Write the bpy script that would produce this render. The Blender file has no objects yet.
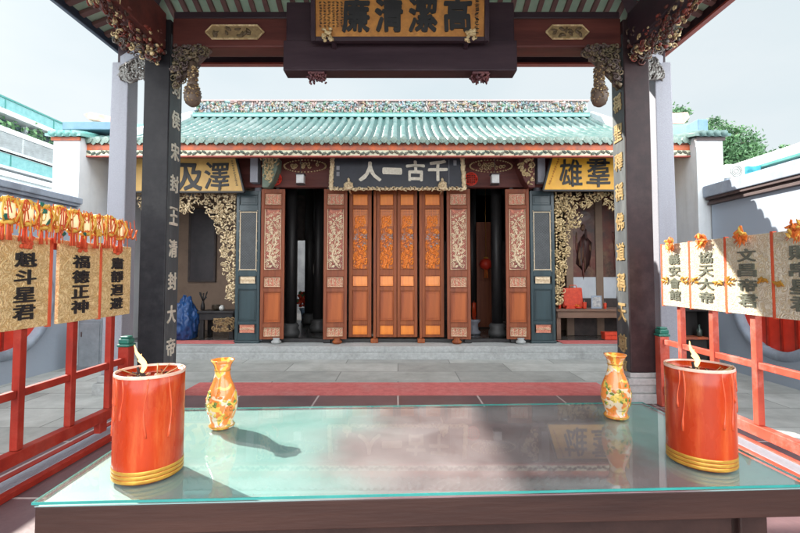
import bpy, bmesh, math, random
from mathutils import Vector, Matrix
R = math.radians
sc = bpy.context.scene
COL = sc.collection

# ------------------------------------------------------------------ camera
FPX, CX, CAMH, PITCH = 430.0, 398.0, 1.55, R(2.5)
CY = 275.0 - FPX * math.tan(PITCH)
cam = bpy.data.cameras.new('camera')
cam.sensor_width = 36.0
cam.lens = 36.0 * FPX / 800.0
cam.shift_x = (400.0 - CX) / 800.0
cam.shift_y = (CY - 266.5) / 800.0
cam.clip_start = 0.05
cam.clip_end = 2000
camo = bpy.data.objects.new('camera', cam)
camo.location = (0, 0, CAMH)
camo.rotation_euler = (math.pi / 2 + PITCH, 0, 0)
COL.objects.link(camo)
sc.camera = camo

# ------------------------------------------------------------------ sky, sun, exposure
SUN_EL, SUN_AZ = R(35.5), R(-55.6)          # azimuth from +Y, negative = to the left
w = bpy.data.worlds.new('World')
sc.world = w
w.use_nodes = True
nt = w.node_tree
sky = nt.nodes.new('ShaderNodeTexSky')
sky.sky_type = 'NISHITA'
sky.sun_disc = False
sky.sun_elevation = SUN_EL
sky.sun_rotation = SUN_AZ
sky.dust_density = 1.6
sky.air_density = 1.0
hs = nt.nodes.new('ShaderNodeHueSaturation')
hs.inputs['Saturation'].default_value = 0.55
nt.links.new(sky.outputs[0], hs.inputs['Color'])
# high thin cloud veils the blue; an unseen bright bank is added behind the camera to fill the facade
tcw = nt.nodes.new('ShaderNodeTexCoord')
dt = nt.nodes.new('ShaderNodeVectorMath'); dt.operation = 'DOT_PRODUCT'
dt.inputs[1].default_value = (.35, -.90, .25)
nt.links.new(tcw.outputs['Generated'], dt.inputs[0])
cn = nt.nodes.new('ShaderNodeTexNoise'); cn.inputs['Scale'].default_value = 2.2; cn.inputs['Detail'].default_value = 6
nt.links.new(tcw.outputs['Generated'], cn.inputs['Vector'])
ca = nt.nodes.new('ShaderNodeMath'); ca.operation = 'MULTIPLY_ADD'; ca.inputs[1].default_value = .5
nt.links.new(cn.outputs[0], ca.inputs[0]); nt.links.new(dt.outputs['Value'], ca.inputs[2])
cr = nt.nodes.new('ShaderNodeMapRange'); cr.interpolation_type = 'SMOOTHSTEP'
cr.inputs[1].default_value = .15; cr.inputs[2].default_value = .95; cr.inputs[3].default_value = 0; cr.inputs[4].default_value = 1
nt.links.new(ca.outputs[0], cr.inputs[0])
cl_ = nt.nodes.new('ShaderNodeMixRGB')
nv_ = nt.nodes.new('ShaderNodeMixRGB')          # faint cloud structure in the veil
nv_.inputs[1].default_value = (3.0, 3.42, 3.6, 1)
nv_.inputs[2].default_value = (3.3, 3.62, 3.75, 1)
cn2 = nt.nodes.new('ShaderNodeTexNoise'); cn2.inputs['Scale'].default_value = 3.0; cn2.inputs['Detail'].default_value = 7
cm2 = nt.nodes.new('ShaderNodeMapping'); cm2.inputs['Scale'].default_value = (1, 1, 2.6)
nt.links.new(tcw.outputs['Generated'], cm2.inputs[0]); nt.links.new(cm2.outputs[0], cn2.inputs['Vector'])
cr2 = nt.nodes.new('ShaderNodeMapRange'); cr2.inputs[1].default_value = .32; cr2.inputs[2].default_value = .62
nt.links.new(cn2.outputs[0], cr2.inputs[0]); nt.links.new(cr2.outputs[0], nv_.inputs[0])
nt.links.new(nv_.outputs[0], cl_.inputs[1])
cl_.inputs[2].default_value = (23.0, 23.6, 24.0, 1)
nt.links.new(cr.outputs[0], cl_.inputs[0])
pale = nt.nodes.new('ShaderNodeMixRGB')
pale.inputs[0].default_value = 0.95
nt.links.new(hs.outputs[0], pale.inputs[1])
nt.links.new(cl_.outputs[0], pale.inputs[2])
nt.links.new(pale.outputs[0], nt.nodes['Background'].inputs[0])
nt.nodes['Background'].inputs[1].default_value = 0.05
sl = bpy.data.lights.new('sun', 'SUN')
sl.energy = 2.3
sl.angle = R(0.6)
sl.color = (1.0, 0.93, 0.83)
so = bpy.data.objects.new('sun', sl)
sd = Vector((math.sin(SUN_AZ) * math.cos(SUN_EL), math.cos(SUN_AZ) * math.cos(SUN_EL), math.sin(SUN_EL)))
so.rotation_euler = sd.to_track_quat('Z', 'Y').to_euler()
so.location = sd * 40
COL.objects.link(so)
vs = sc.view_settings
vs.view_transform = 'Standard'
vs.look = 'None'
vs.exposure = 2.3
vs.gamma = 1.0
vs.use_curve_mapping = False
sc.cycles.max_bounces = 8
sc.cycles.diffuse_bounces = 5
sc.cycles.transparent_max_bounces = 12
sc.cycles.caustics_reflective = False
sc.cycles.caustics_refractive = False
sc.cycles.sample_clamp_indirect = 6


def P(px, py, Y):
    """world point on the depth plane Y seen at photo pixel (px, py)"""
    u, v = (px - CX) / FPX, (CY - py) / FPX
    k = math.cos(PITCH) - v * math.sin(PITCH)
    return Vector((u / k * Y, Y, CAMH + (math.sin(PITCH) + v * math.cos(PITCH)) / k * Y))


def G(px, py, Z):
    """world point on the level plane Z seen at photo pixel (px, py)"""
    q = P(px, py, 1.0)
    return P(px, py, (Z - CAMH) / (q.z - CAMH))


# ------------------------------------------------------------------ mesh builder
class MB:
    def __init__(s):
        s.v, s.f, s.m, s.s = [], [], [], []

    def add(s, vs, fs, m=0, sm=False):
        b = len(s.v)
        s.v.extend([tuple(p) for p in vs])
        for f in fs:
            s.f.append([b + i for i in f])
            s.m.append(m)
            s.s.append(sm)
        return s

    def box(s, x0, y0, z0, x1, y1, z1, m=0):
        x0, x1 = min(x0, x1), max(x0, x1)
        y0, y1 = min(y0, y1), max(y0, y1)
        z0, z1 = min(z0, z1), max(z0, z1)
        vs = [(x0, y0, z0), (x1, y0, z0), (x1, y1, z0), (x0, y1, z0), (x0, y0, z1), (x1, y0, z1), (x1, y1, z1), (x0, y1, z1)]
        return s.add(vs, [(0, 3, 2, 1), (4, 5, 6, 7), (0, 1, 5, 4), (1, 2, 6, 5), (2, 3, 7, 6), (3, 0, 4, 7)], m)

    def bar(s, p0, p1, wd, ht, m=0, up=(0, 0, 1), taper=1.0):
        p0, p1 = Vector(p0), Vector(p1)
        d = (p1 - p0).normalized()
        u = Vector(up)
        r = d.cross(u).normalized()
        u = r.cross(d).normalized()
        vs = []
        for p, k in ((p0, 1.0), (p1, taper)):
            for a, b in ((-1, -1), (1, -1), (1, 1), (-1, 1)):
                vs.append(p + r * a * wd / 2 * k + u * b * ht / 2 * k)
        return s.add(vs, [(0, 1, 2, 3), (7, 6, 5, 4), (0, 4, 5, 1), (1, 5, 6, 2), (2, 6, 7, 3), (3, 7, 4, 0)], m)

    def tube(s, pts, r, n=6, m=0, sm=True, flat=None):
        pts = [Vector(p) for p in pts]
        vs, fs = [], []
        L = len(pts)
        for i, p in enumerate(pts):
            d = (pts[min(i + 1, L - 1)] - pts[max(i - 1, 0)])
            d = d.normalized() if d.length > 1e-9 else Vector((0, 0, 1))
            a = Vector((0, 1, 0)) if abs(d.y) < .9 else Vector((1, 0, 0))
            e1 = d.cross(a).normalized()
            e2 = d.cross(e1).normalized()
            rr = r[i] if isinstance(r, (list, tuple)) else r
            for k in range(n):
                t = 2 * math.pi * k / n
                vs.append(p + (e1 * math.cos(t) + e2 * math.sin(t)) * rr)
        for i in range(L - 1):
            for k in range(n):
                a, b = i * n + k, i * n + (k + 1) % n
                fs.append((a, b, b + n, a + n))
        fs.append(tuple(range(n - 1, -1, -1)))
        fs.append(tuple((L - 1) * n + k for k in range(n)))
        return s.add(vs, fs, m, sm)

    def lathe(s, prof, c, n=32, m=0, sm=True, fl=None, cap=True):
        vs, fs = [], []
        c = Vector(c)
        for j, (r, z) in enumerate(prof):
            for k in range(n):
                t = 2 * math.pi * k / n
                q = r * (fl(j, t) if fl else 1.0)
                vs.append((c.x + q * math.cos(t), c.y + q * math.sin(t), c.z + z))
        for j in range(len(prof) - 1):
            for k in range(n):
                a, b = j * n + k, j * n + (k + 1) % n
                fs.append((a, b, b + n, a + n))
        if cap:
            fs.append(tuple(range(n - 1, -1, -1)))
            fs.append(tuple((len(prof) - 1) * n + k for k in range(n)))
        return s.add(vs, fs, m, sm)

    def prism(s, poly, y0, y1, m=0, sm=False):
        """poly in xz, extruded along y"""
        n = len(poly)
        ar = sum(poly[i][0] * poly[(i + 1) % n][1] - poly[(i + 1) % n][0] * poly[i][1] for i in range(n))
        if ar < 0:
            poly = poly[::-1]
        vs = [(x, y0, z) for x, z in poly] + [(x, y1, z) for x, z in poly]
        fs = [tuple(range(n)), tuple(range(2 * n - 1, n - 1, -1))]
        fs += [(i, i + n, (i + 1) % n + n, (i + 1) % n) for i in range(n)]
        return s.add(vs, fs, m, sm)

    def prismx(s, poly, x0, x1, m=0):
        """poly in yz, extruded along x"""
        n = len(poly)
        ar = sum(poly[i][0] * poly[(i + 1) % n][1] - poly[(i + 1) % n][0] * poly[i][1] for i in range(n))
        if ar < 0:
            poly = poly[::-1]
        vs = [(x1, y, z) for y, z in poly] + [(x0, y, z) for y, z in poly]
        fs = [tuple(range(n)), tuple(range(2 * n - 1, n - 1, -1))]
        fs += [(i, i + n, (i + 1) % n + n, (i + 1) % n) for i in range(n)]
        return s.add(vs, fs, m)

    def blob(s, c, rx, ry, rz, m=0, rng=None, jit=.25, sm=True, rot=None):
        vs = []
        M = rot or Matrix.Identity(3)
        c = Vector(c)
        for p in ICO_V:
            k = 1 + (rng.uniform(-jit, jit) if rng else 0)
            vs.append(c + M @ Vector((p[0] * rx * k, p[1] * ry * k, p[2] * rz * k)))
        return s.add(vs, ICO_F, m, sm)

    def quad(s, a, b, c, d, m=0):
        return s.add([a, b, c, d], [(0, 1, 2, 3)], m)

    def build(s, name, mats, parent=None, bevel=0, segs=2, angle=35):
        me = bpy.data.meshes.new(name)
        off = wloc(parent) if parent else Vector((0, 0, 0))
        me.from_pydata([(a - off.x, b - off.y, c - off.z) for a, b, c in s.v], [], s.f)
        if not isinstance(mats, (list, tuple)):
            mats = [mats]
        for mt in mats:
            me.materials.append(mt)
        me.polygons.foreach_set('material_index', s.m)
        me.polygons.foreach_set('use_smooth', s.s)
        me.update()
        o = bpy.data.objects.new(name, me)
        COL.objects.link(o)
        if parent:
            o.parent = parent
        if bevel:
            b = o.modifiers.new('bevel', 'BEVEL')
            b.width = bevel
            b.segments = segs
            b.limit_method = 'ANGLE'
            b.angle_limit = R(angle)
        return o


_bm = bmesh.new()
bmesh.ops.create_icosphere(_bm, subdivisions=1, radius=1)
ICO_V = [tuple(v.co) for v in _bm.verts]
_bm.verts.index_update()
ICO_F = [tuple(v.index for v in f.verts) for f in _bm.faces]
_bm.free()


def wloc(o):
    p = Vector((0, 0, 0))
    while o:
        p += o.location
        o = o.parent
    return p


def tag(o, label=None, cat=None, group=None, kind=None):
    if label: o['label'] = label
    if cat: o['category'] = cat
    if group: o['group'] = group
    if kind: o['kind'] = kind
    return o


def thing(name, label, cat, loc=(0, 0, 0), group=None):
    o = bpy.data.objects.new(name, None)
    o.empty_display_size = .1
    COL.objects.link(o)
    o.location = loc
    return tag(o, label, cat, group)


def dup(o, parent=None):
    c = o.copy()
    COL.objects.link(c)
    if parent:
        c.parent = parent
    for ch in list(o.children):
        dup(ch, c)
    return c


_glyph = {}


def glyph(ch, bold):
    k = (ch, bold)
    if k not in _glyph:
        c = bpy.data.curves.new('glyph', 'FONT')
        c.body = ch
        c.size = 1
        c.offset = bold
        c.extrude = .02
        c.resolution_u = 3
        o = bpy.data.objects.new('glyph', c)
        COL.objects.link(o)
        dg = bpy.context.evaluated_depsgraph_get()
        me = bpy.data.meshes.new_from_object(o.evaluated_get(dg))
        v = [tuple(p.co) for p in me.vertices]
        f = [tuple(p.vertices) for p in me.polygons]
        bpy.data.objects.remove(o)
        bpy.data.meshes.remove(me)
        bpy.data.curves.remove(c)
        xs = [p[0] for p in v]; ys = [p[1] for p in v]
        cx, cy = (min(xs) + max(xs)) / 2, (min(ys) + max(ys)) / 2
        wd, ht = max(xs) - min(xs), max(ys) - min(ys)
        _glyph[k] = ([(a - cx, b - cy, c) for a, b, c in v], f, wd, ht)
    return _glyph[k]


def write(mb, ch, o, right, up, w, h, bold=.02, depth=.01, brush=0.0, seed=0, fit=False):
    """put one character centred at o, right/up unit vectors, cell w x h"""
    v, f, gw, gh = glyph(ch, 0.0)
    o, right, up = Vector(o), Vector(right).normalized(), Vector(up).normalized()
    n = right.cross(up)
    sx, sy = (w / (gw + 2 * bold), h / (gh + 2 * bold)) if fit else (w, h)
    # thickened strokes: a few copies a stroke's edge apart, each a hair proud of the last
    d = bold
    for q, (dx, dy) in enumerate(((0, 0), (d, .3 * d), (-d, -.3 * d), (.3 * d, d), (-.3 * d, -d), (.7 * d, -.7 * d), (-.7 * d, .7 * d))):
        vs = []
        for a, b, c in v:
            x, y = a + dx, b + dy
            if brush:
                x += brush * (math.sin(b * 9 + seed) + .6 * math.sin(b * 23 + a * 7 + seed * 2))
                y += brush * (math.sin(a * 8 + seed * 1.7) + .6 * math.sin(a * 21 + b * 9))
            vs.append(o + right * x * sx + up * y * sy + n * ((depth + q * .0004) if c > 0 else -depth))
        mb.add(vs, f)


# ------------------------------------------------------------------ materials
def M(name, c, c2=None, rough=.6, scale=6, metal=0, bump=.15, bscale=40, coat=0, stretch=(1, 1, 1), spec=.5, lo=.35, hi=.65, detail=5, dirt=None, dscale=1.5, damt=.5, dst=(1, 1, 1)):
    m = bpy.data.materials.new(name)
    m.use_nodes = True
    t = m.node_tree
    b = t.nodes['Principled BSDF']
    b.inputs['Roughness'].default_value = rough
    b.inputs['Metallic'].default_value = metal
    b.inputs['Specular IOR Level'].default_value = spec
    b.inputs['Coat Weight'].default_value = coat
    b.inputs['Coat Roughness'].default_value = .08
    tc = t.nodes.new('ShaderNodeTexCoord')
    mp = t.nodes.new('ShaderNodeMapping')
    mp.inputs['Scale'].default_value = stretch
    t.links.new(tc.outputs['Object'], mp.inputs[0])
    n = t.nodes.new('ShaderNodeTexNoise')
    n.inputs['Scale'].default_value = scale
    n.inputs['Detail'].default_value = detail
    n.inputs['Roughness'].default_value = .65
    t.links.new(mp.outputs[0], n.inputs['Vector'])
    rp = t.nodes.new('ShaderNodeValToRGB')
    rp.color_ramp.elements[0].position = lo
    rp.color_ramp.elements[1].position = hi
    c2 = c2 or tuple(x * .75 for x in c)
    rp.color_ramp.elements[0].color = (*c2, 1)
    rp.color_ramp.elements[1].color = (*c, 1)
    t.links.new(n.outputs[0], rp.inputs[0])
    out = rp.outputs[0]
    if dirt:
        d = t.nodes.new('ShaderNodeTexNoise')
        d.inputs['Scale'].default_value = dscale
        d.inputs['Detail'].default_value = 8
        d.inputs['Roughness'].default_value = .7
        dm = t.nodes.new('ShaderNodeMapping')
        dm.inputs['Scale'].default_value = dst
        t.links.new(tc.outputs['Object'], dm.inputs[0])
        t.links.new(dm.outputs[0], d.inputs['Vector'])
        dr = t.nodes.new('ShaderNodeMapRange')
        dr.inputs[1].default_value = .5
        dr.inputs[2].default_value = .72
        dr.inputs[4].default_value = damt
        t.links.new(d.outputs[0], dr.inputs[0])
        mx = t.nodes.new('ShaderNodeMixRGB')
        mx.inputs[2].default_value = (*dirt, 1)
        t.links.new(dr.outputs[0], mx.inputs[0])
        t.links.new(out, mx.inputs[1])
        out = mx.outputs[0]
    t.links.new(out, b.inputs['Base Color'])
    # roughness variation
    rm = t.nodes.new('ShaderNodeMapRange')
    rm.inputs[3].default_value = max(.02, rough - .08)
    rm.inputs[4].default_value = min(1, rough + .12)
    t.links.new(n.outputs[0], rm.inputs[0])
    t.links.new(rm.outputs[0], b.inputs['Roughness'])
    if bump:
        n2 = t.nodes.new('ShaderNodeTexNoise')
        n2.inputs['Scale'].default_value = bscale
        n2.inputs['Detail'].default_value = 4
        t.links.new(mp.outputs[0], n2.inputs['Vector'])
        bp = t.nodes.new('ShaderNodeBump')
        bp.inputs['Strength'].default_value = bump
        bp.inputs['Distance'].default_value = .01
        t.links.new(n2.outputs[0], bp.inputs['Height'])
        t.links.new(bp.outputs[0], b.inputs['Normal'])
    m['pr'] = 1
    return m


def BRICK(name, c1, c2, mort, bw, rh, msize, off=.5, rough=.6, bump=.4, rot=0, wear=None, spec=.5, vert=None):
    m = M(name, c1, c2, rough=rough, scale=3, bump=0, spec=spec, dirt=wear, damt=.6, dscale=1.1)
    t = m.node_tree
    b = t.nodes['Principled BSDF']
    tc = [n for n in t.nodes if n.type == 'TEX_COORD'][0]
    mp = t.nodes.new('ShaderNodeMapping')
    mp.inputs['Rotation'].default_value = vert if vert else (0, 0, rot)
    t.links.new(tc.outputs['Object'], mp.inputs[0])
    br = t.nodes.new('ShaderNodeTexBrick')
    br.offset = off
    br.inputs['Scale'].default_value = 1
    br.inputs['Brick Width'].default_value = bw
    br.inputs['Row Height'].default_value = rh
    br.inputs['Mortar Size'].default_value = msize
    br.inputs['Mortar Smooth'].default_value = .15
    br.inputs['Bias'].default_value = 0
    br.inputs['Color1'].default_value = (.72, .72, .72, 1)
    br.inputs['Color2'].default_value = (1.08, 1.08, 1.08, 1)
    br.inputs['Mortar'].default_value = (1, 1, 1, 1)
    t.links.new(mp.outputs[0], br.inputs['Vector'])
    old = b.inputs['Base Color'].links[0].from_socket
    mu = t.nodes.new('ShaderNodeMixRGB')
    mu.blend_type = 'MULTIPLY'
    mu.inputs[0].default_value = 1
    t.links.new(old, mu.inputs[1])
    t.links.new(br.outputs['Color'], mu.inputs[2])
    mx = t.nodes.new('ShaderNodeMixRGB')
    mx.inputs[2].default_value = (*mort, 1)
    t.links.new(br.outputs['Fac'], mx.inputs[0])
    t.links.new(mu.outputs[0], mx.inputs[1])
    t.links.new(mx.outputs[0], b.inputs['Base Color'])
    n2 = t.nodes.new('ShaderNodeTexNoise')
    n2.inputs['Scale'].default_value = 14
    n2.inputs['Detail'].default_value = 6
    t.links.new(tc.outputs['Object'], n2.inputs['Vector'])
    ma = t.nodes.new('ShaderNodeMath')
    ma.operation = 'MULTIPLY_ADD'
    ma.inputs[1].default_value = -1.0
    t.links.new(br.outputs['Fac'], ma.inputs[0])
    t.links.new(n2.outputs[0], ma.inputs[2])
    bp = t.nodes.new('ShaderNodeBump')
    bp.inputs['Strength'].default_value = bump
    bp.inputs['Distance'].default_value = .012
    t.links.new(ma.outputs[0], bp.inputs['Height'])
    t.links.new(bp.outputs[0], b.inputs['Normal'])
    return m


def EMIT(name, c, s):
    m = bpy.data.materials.new(name)
    m.use_nodes = True
    b = m.node_tree.nodes['Principled BSDF']
    b.inputs['Base Color'].default_value = (*c, 1)
    b.inputs['Emission Color'].default_value = (*c, 1)
    b.inputs['Emission Strength'].default_value = s
    return m


WD = (1, 1, .08)
m_black = M('black_lacquer', (.024, .023, .026), (.014, .013, .016), rough=.4, spec=.16, coat=.04, bump=.06, dirt=(.06, .06, .06), damt=.35)
m_blackwood = M('old_black_wood', (.03, .028, .028), (.016, .015, .016), rough=.45, bump=.15, stretch=WD)
m_plum = M('plum_wood', (.055, .033, .042), (.034, .02, .028), rough=.4, scale=5, bump=.1, stretch=(.2, 1, 1), spec=.3)
m_beam = M('red_brown_beam', (.17, .05, .04), (.09, .028, .025), rough=.45, bump=.15, stretch=(.1, 1, 1), spec=.3)
m_door = M('red_brown_door_wood', (.31, .095, .042), (.17, .048, .026), rough=.42, scale=9, bump=.12, stretch=WD, coat=0, spec=.25)
m_doorold = M('dark_door_wood', (.36, .105, .034), (.19, .05, .022), rough=.42, scale=9, bump=.12, stretch=WD, coat=0, spec=.25)
m_orange = M('orange_lacquer', (.92, .30, .022), (.74, .18, .015), rough=.38, scale=10, bump=.1, stretch=WD, coat=.25)
m_orangeback = M('burnt_orange_ground', (.52, .15, .025), (.30, .075, .02), rough=.45, scale=9)
m_doorin = M('door_panel_red', (.47, .13, .04), (.25, .06, .026), rough=.35, scale=5, bump=.08, stretch=WD, coat=0, spec=.25)
m_salmon = M('salmon_painted_carving', (.72, .30, .20), (.5, .15, .09), rough=.6, scale=30, bump=.3)
m_doorback = M('dark_red_panel_ground', (.26, .085, .07), (.18, .055, .045), rough=.55)
m_cream = M('pale_carving', (.82, .69, .50), (.60, .45, .28), rough=.55, scale=30, bump=.3)
m_gold = M('gilded_carving', (.84, .68, .40), (.48, .33, .15), rough=.42, metal=.25, scale=25, bump=.4)
m_goldpale = M('pale_gilded_carving', (.88, .74, .50), (.60, .44, .24), rough=.45, metal=.15, scale=25, bump=.4)
m_green = M('dark_teal_green_paint', (.035, .065, .075), (.022, .04, .048), rough=.42, bump=.08, coat=.2, stretch=WD)
m_lattice = M('grey_lattice', (.22, .24, .25), rough=.5)
m_plaster = M('white_plaster', (.66, .71, .76), (.58, .63, .69), rough=.85, scale=2.5, bump=.15, bscale=25, dirt=(.36, .38, .40), damt=.6, dscale=1.6, dst=(1.6, 1.6, .25))
m_plasterL = M('clean_white_plaster', (.68, .72, .74), (.60, .64, .67), rough=.85, scale=2.5, bump=.1, bscale=25, dirt=(.46, .48, .48), damt=.55, dscale=1.8, dst=(1.8, 1.8, .22))
m_coping = M('blue_grey_coping', (.34, .40, .48), (.27, .32, .40), rough=.7, bump=.1, dirt=(.15, .165, .18), damt=.6, dscale=2.5, dst=(1, 1, .4))
m_mould = M('brown_moulding', (.10, .07, .07), rough=.6)
m_column = M('pale_grey_stone', (.36, .37, .42), (.28, .29, .34), rough=.55, scale=60, bump=.25, bscale=120, lo=.3, hi=.7, dirt=(.27, .27, .30), damt=.55, dscale=4, dst=(2.5, 2.5, .18))
m_stone = M('grey_granite', (.46, .48, .48), (.35, .365, .365), rough=.65, scale=18, bump=.25, bscale=60, dirt=(.17, .17, .16), damt=.5)
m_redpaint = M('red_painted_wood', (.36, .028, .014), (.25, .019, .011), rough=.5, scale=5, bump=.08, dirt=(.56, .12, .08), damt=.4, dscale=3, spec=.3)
m_sunlitpaint = M('sunlit_red_painted_wood', (.56, .095, .055), (.43, .06, .033), rough=.45, scale=5, bump=.08, dirt=(.85, .45, .4), damt=.45, dscale=3)  # the left railing's red, lightened as if the sun were on it
m_redmoon = M('bright_red_panel', (.82, .055, .025), (.68, .04, .02), rough=.4, bump=.05)
m_carpet = M('faded_red_carpet', (.70, .21, .20), (.56, .15, .145), rough=.95, scale=12, bump=.5, bscale=200, spec=.1, dirt=(.50, .27, .25), damt=.6)
m_tile = M('pale_turquoise_tile', (.075, .16, .15), (.13, .195, .185), rough=.42, scale=3, bump=.15, bscale=20, coat=.05, spec=.35, dirt=(.30, .345, .33), damt=.75, dscale=1.6)
m_pan = M('dark_turquoise_pan_tile', (.035, .095, .09), (.06, .11, .105), rough=.4, scale=4)
m_tilebright = M('bright_turquoise_glaze', (.10, .33, .29), (.18, .38, .35), rough=.25, scale=5, coat=.4, bump=.05)
m_tileend = M('tile_end_disc', (.24, .38, .33), (.17, .19, .16), rough=.4, scale=40, bump=.4)
m_eaveor = M('orange_eave_paint', (.58, .13, .04), (.26, .085, .06), rough=.55, scale=5, bump=.1)
m_fascia = M('cream_fascia', (.62, .60, .42), (.52, .54, .42), rough=.6, scale=8)
m_fasciad = M('dark_green_scroll', (.06, .10, .08), (.16, .14, .10), rough=.6, scale=6)
m_redline = M('red_trim', (.42, .10, .075), rough=.5)
m_soffit = M('pale_green_soffit', (.50, .70, .54), (.38, .58, .46), rough=.7, scale=4, dirt=(.50, .46, .36), damt=.4)
m_corbel = M('dull_green_corbel', (.20, .26, .20), (.13, .17, .13), rough=.6)
m_rafter = M('brown_rafter', (.21, .11, .10), (.14, .07, .065), rough=.6, stretch=(.3, .3, 1))
m_goldplq = None
m_ink = M('black_ink_paint', (.02, .02, .022), rough=.5, bump=.1)
m_greyink = M('grey_green_paint', (.17, .18, .14), (.11, .12, .09), rough=.55, bump=.1)
m_goldtext = M('gold_leaf_text', (.60, .45, .22), (.44, .31, .14), rough=.35, metal=.35, scale=30)
m_paleText = M('pale_gold_text', (.78, .74, .63), (.60, .56, .46), rough=.4, metal=.2, scale=30)
m_amber = M('amber_gold_board', (.66, .30, .07), (.46, .19, .05), rough=.42, metal=.15, scale=7, bump=.3, bscale=30, dirt=(.30, .12, .05), damt=.6, dscale=8)
m_yellow = M('yellow_board', (.92, .50, .035), (.82, .41, .03), rough=.45, scale=5, bump=.1)
m_tan = M('tan_yellow_board', (.68, .43, .13), (.56, .34, .10), rough=.5, scale=5, bump=.1)
m_signblack = M('blue_black_board', (.035, .04, .055), (.025, .028, .038), rough=.4, coat=.2)
m_tan_wall = M('tan_wall', (.30, .21, .15), (.22, .15, .11), rough=.7, scale=3, dirt=(.2, .14, .1))
m_hall = M('dark_hall_wall', (.09, .07, .065), (.05, .04, .04), rough=.7)
m_paint_dark = M('dark_painting', (.06, .05, .055), (.035, .03, .035), rough=.4, scale=4, coat=.2)
m_paint_red = M('dark_red_door_painting', (.17, .05, .035), (.06, .035, .03), rough=.4, scale=3.2, coat=.2, dirt=(.26, .16, .09), dscale=3, damt=.7)
m_tarp = M('blue_tarpaulin', (.02, .078, .23), (.014, .05, .16), rough=.35, scale=4, bump=.5, bscale=12)
m_brownwood = M('brown_table_wood', (.062, .028, .021), (.03, .014, .012), rough=.5, scale=4, bump=.12, stretch=(.25, 1, 2.5), spec=.3, lo=.3, hi=.7)
m_tabledark = M('dark_table_wood', (.045, .022, .018), (.028, .014, .012), rough=.5, bump=.1, spec=.3)
m_redcloth = M('bright_red_goods', (.80, .09, .035), (.62, .05, .025), rough=.5, scale=14, bump=.2)
m_wax = M('red_candle_wax', (.50, .046, .006), (.35, .025, .005), rough=.25, spec=.3, scale=5, bump=.05, coat=.15, dirt=(.66, .16, .045), dscale=9, damt=.65, dst=(2.2, 2.2, .35), stretch=(1, 1, .35))
m_wax.node_tree.nodes['Principled BSDF'].inputs['Subsurface Weight'].default_value = .12
m_wax.node_tree.nodes['Principled BSDF'].inputs['Subsurface Radius'].default_value = (.03, .006, .003)
m_jarstreak = M('pale_reflection_streak', (.70, .12, .04), (.60, .07, .02), rough=.3, coat=.3)
m_print = M('rubbed_pale_print', (.80, .48, .30), (.76, .20, .08), rough=.5, scale=90)
m_waxpool = M('dark_melted_wax', (.22, .03, .02), (.10, .015, .012), rough=.2, scale=20, coat=.8)
m_rim = M('pale_candle_rim', (.80, .60, .50), (.66, .34, .24), rough=.3, scale=12)
m_band = M('gold_foil_band', (.64, .34, .05), (.48, .22, .03), rough=.32, metal=.4, scale=20, bump=.15)
def flame_mat():
    m = bpy.data.materials.new('candle_flame')
    m.use_nodes = True
    t = m.node_tree
    t.nodes.remove(t.nodes['Principled BSDF'])
    em = t.nodes.new('ShaderNodeEmission'); em.inputs[0].default_value = (1, .56, .22, 1); em.inputs[1].default_value = .8
    tr = t.nodes.new('ShaderNodeBsdfTransparent')
    lw = t.nodes.new('ShaderNodeLayerWeight'); lw.inputs[0].default_value = .35
    mr = t.nodes.new('ShaderNodeMapRange'); mr.inputs[3].default_value = .85; mr.inputs[4].default_value = .05
    mx = t.nodes.new('ShaderNodeMixShader')
    t.links.new(lw.outputs['Facing'], mr.inputs[0]); t.links.new(mr.outputs[0], mx.inputs[0])
    t.links.new(tr.outputs[0], mx.inputs[1]); t.links.new(em.outputs[0], mx.inputs[2])
    t.links.new(mx.outputs[0], t.nodes['Material Output'].inputs[0])
    return m


m_flame = flame_mat()
m_wick = M('charred_wick', (.03, .02, .02), rough=.9)
m_incense = M('incense_stick', (.45, .28, .12), rough=.8)
m_leaf = [M('foliage_dark', (.05, .13, .055), (.035, .09, .04), rough=.6, scale=2), M('foliage_mid', (.085, .20, .085), (.06, .15, .06), rough=.6, scale=2), M('foliage_light', (.13, .27, .11), (.09, .2, .09), rough=.6, scale=2)]
m_bark = M('bark', (.12, .09, .07), rough=.9, bump=.6)
m_teal = M('teal_glass_parapet', (.14, .34, .35), (.20, .42, .43), rough=.15, coat=.5, bump=0)
m_dkglass = M('dark_window_glass', (.06, .10, .12), (.03, .05, .07), rough=.12, coat=.6, bump=0, scale=3)
m_concrete = M('pale_concrete', (.62, .68, .70), (.52, .58, .62), rough=.8, bump=.1)
m_louver = M('white_louver', (.76, .80, .82), rough=.5)
m_teal_trim = M('teal_metal_trim', (.07, .27, .25), rough=.4)
m_acwhite = M('white_metal', (.74, .74, .70), rough=.45)
m_cyan = M('cyan_plastic_sheet', (.06, .42, .52), (.1, .5, .6), rough=.4)
m_dark = M('dark_opening', (.02, .02, .022), rough=.8)
m_lampw = M('white_lamp_glass', (.80, .82, .82), rough=.3)
m_paper = M('white_paper', (.80, .80, .76), rough=.8)
m_photo = M('photo_print', (.16, .17, .20), (.5, .48, .45), rough=.3, scale=18)
m_garl = M('orange_gold_foil', (.82, .24, .03), (.66, .11, .02), rough=.55, metal=.0, scale=20, bump=.4)
m_yel = M('yellow_silk', (.85, .58, .12), (.75, .42, .06), rough=.6, scale=12, bump=.3)
m_lant = EMIT('lit_paper_lantern', (.92, .78, .46), .10)
m_tassel = M('red_orange_tassel', (.78, .14, .05), (.62, .08, .03), rough=.7, scale=20, bump=.3, stretch=(1, 1, .1))
m_greencap = M('green_cap', (.02, .20, .14), (.015, .13, .10), rough=.35, coat=.3)
m_brown_bottle = M('dark_bottle', (.05, .08, .07), rough=.1, coat=.6, bump=0)
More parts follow.
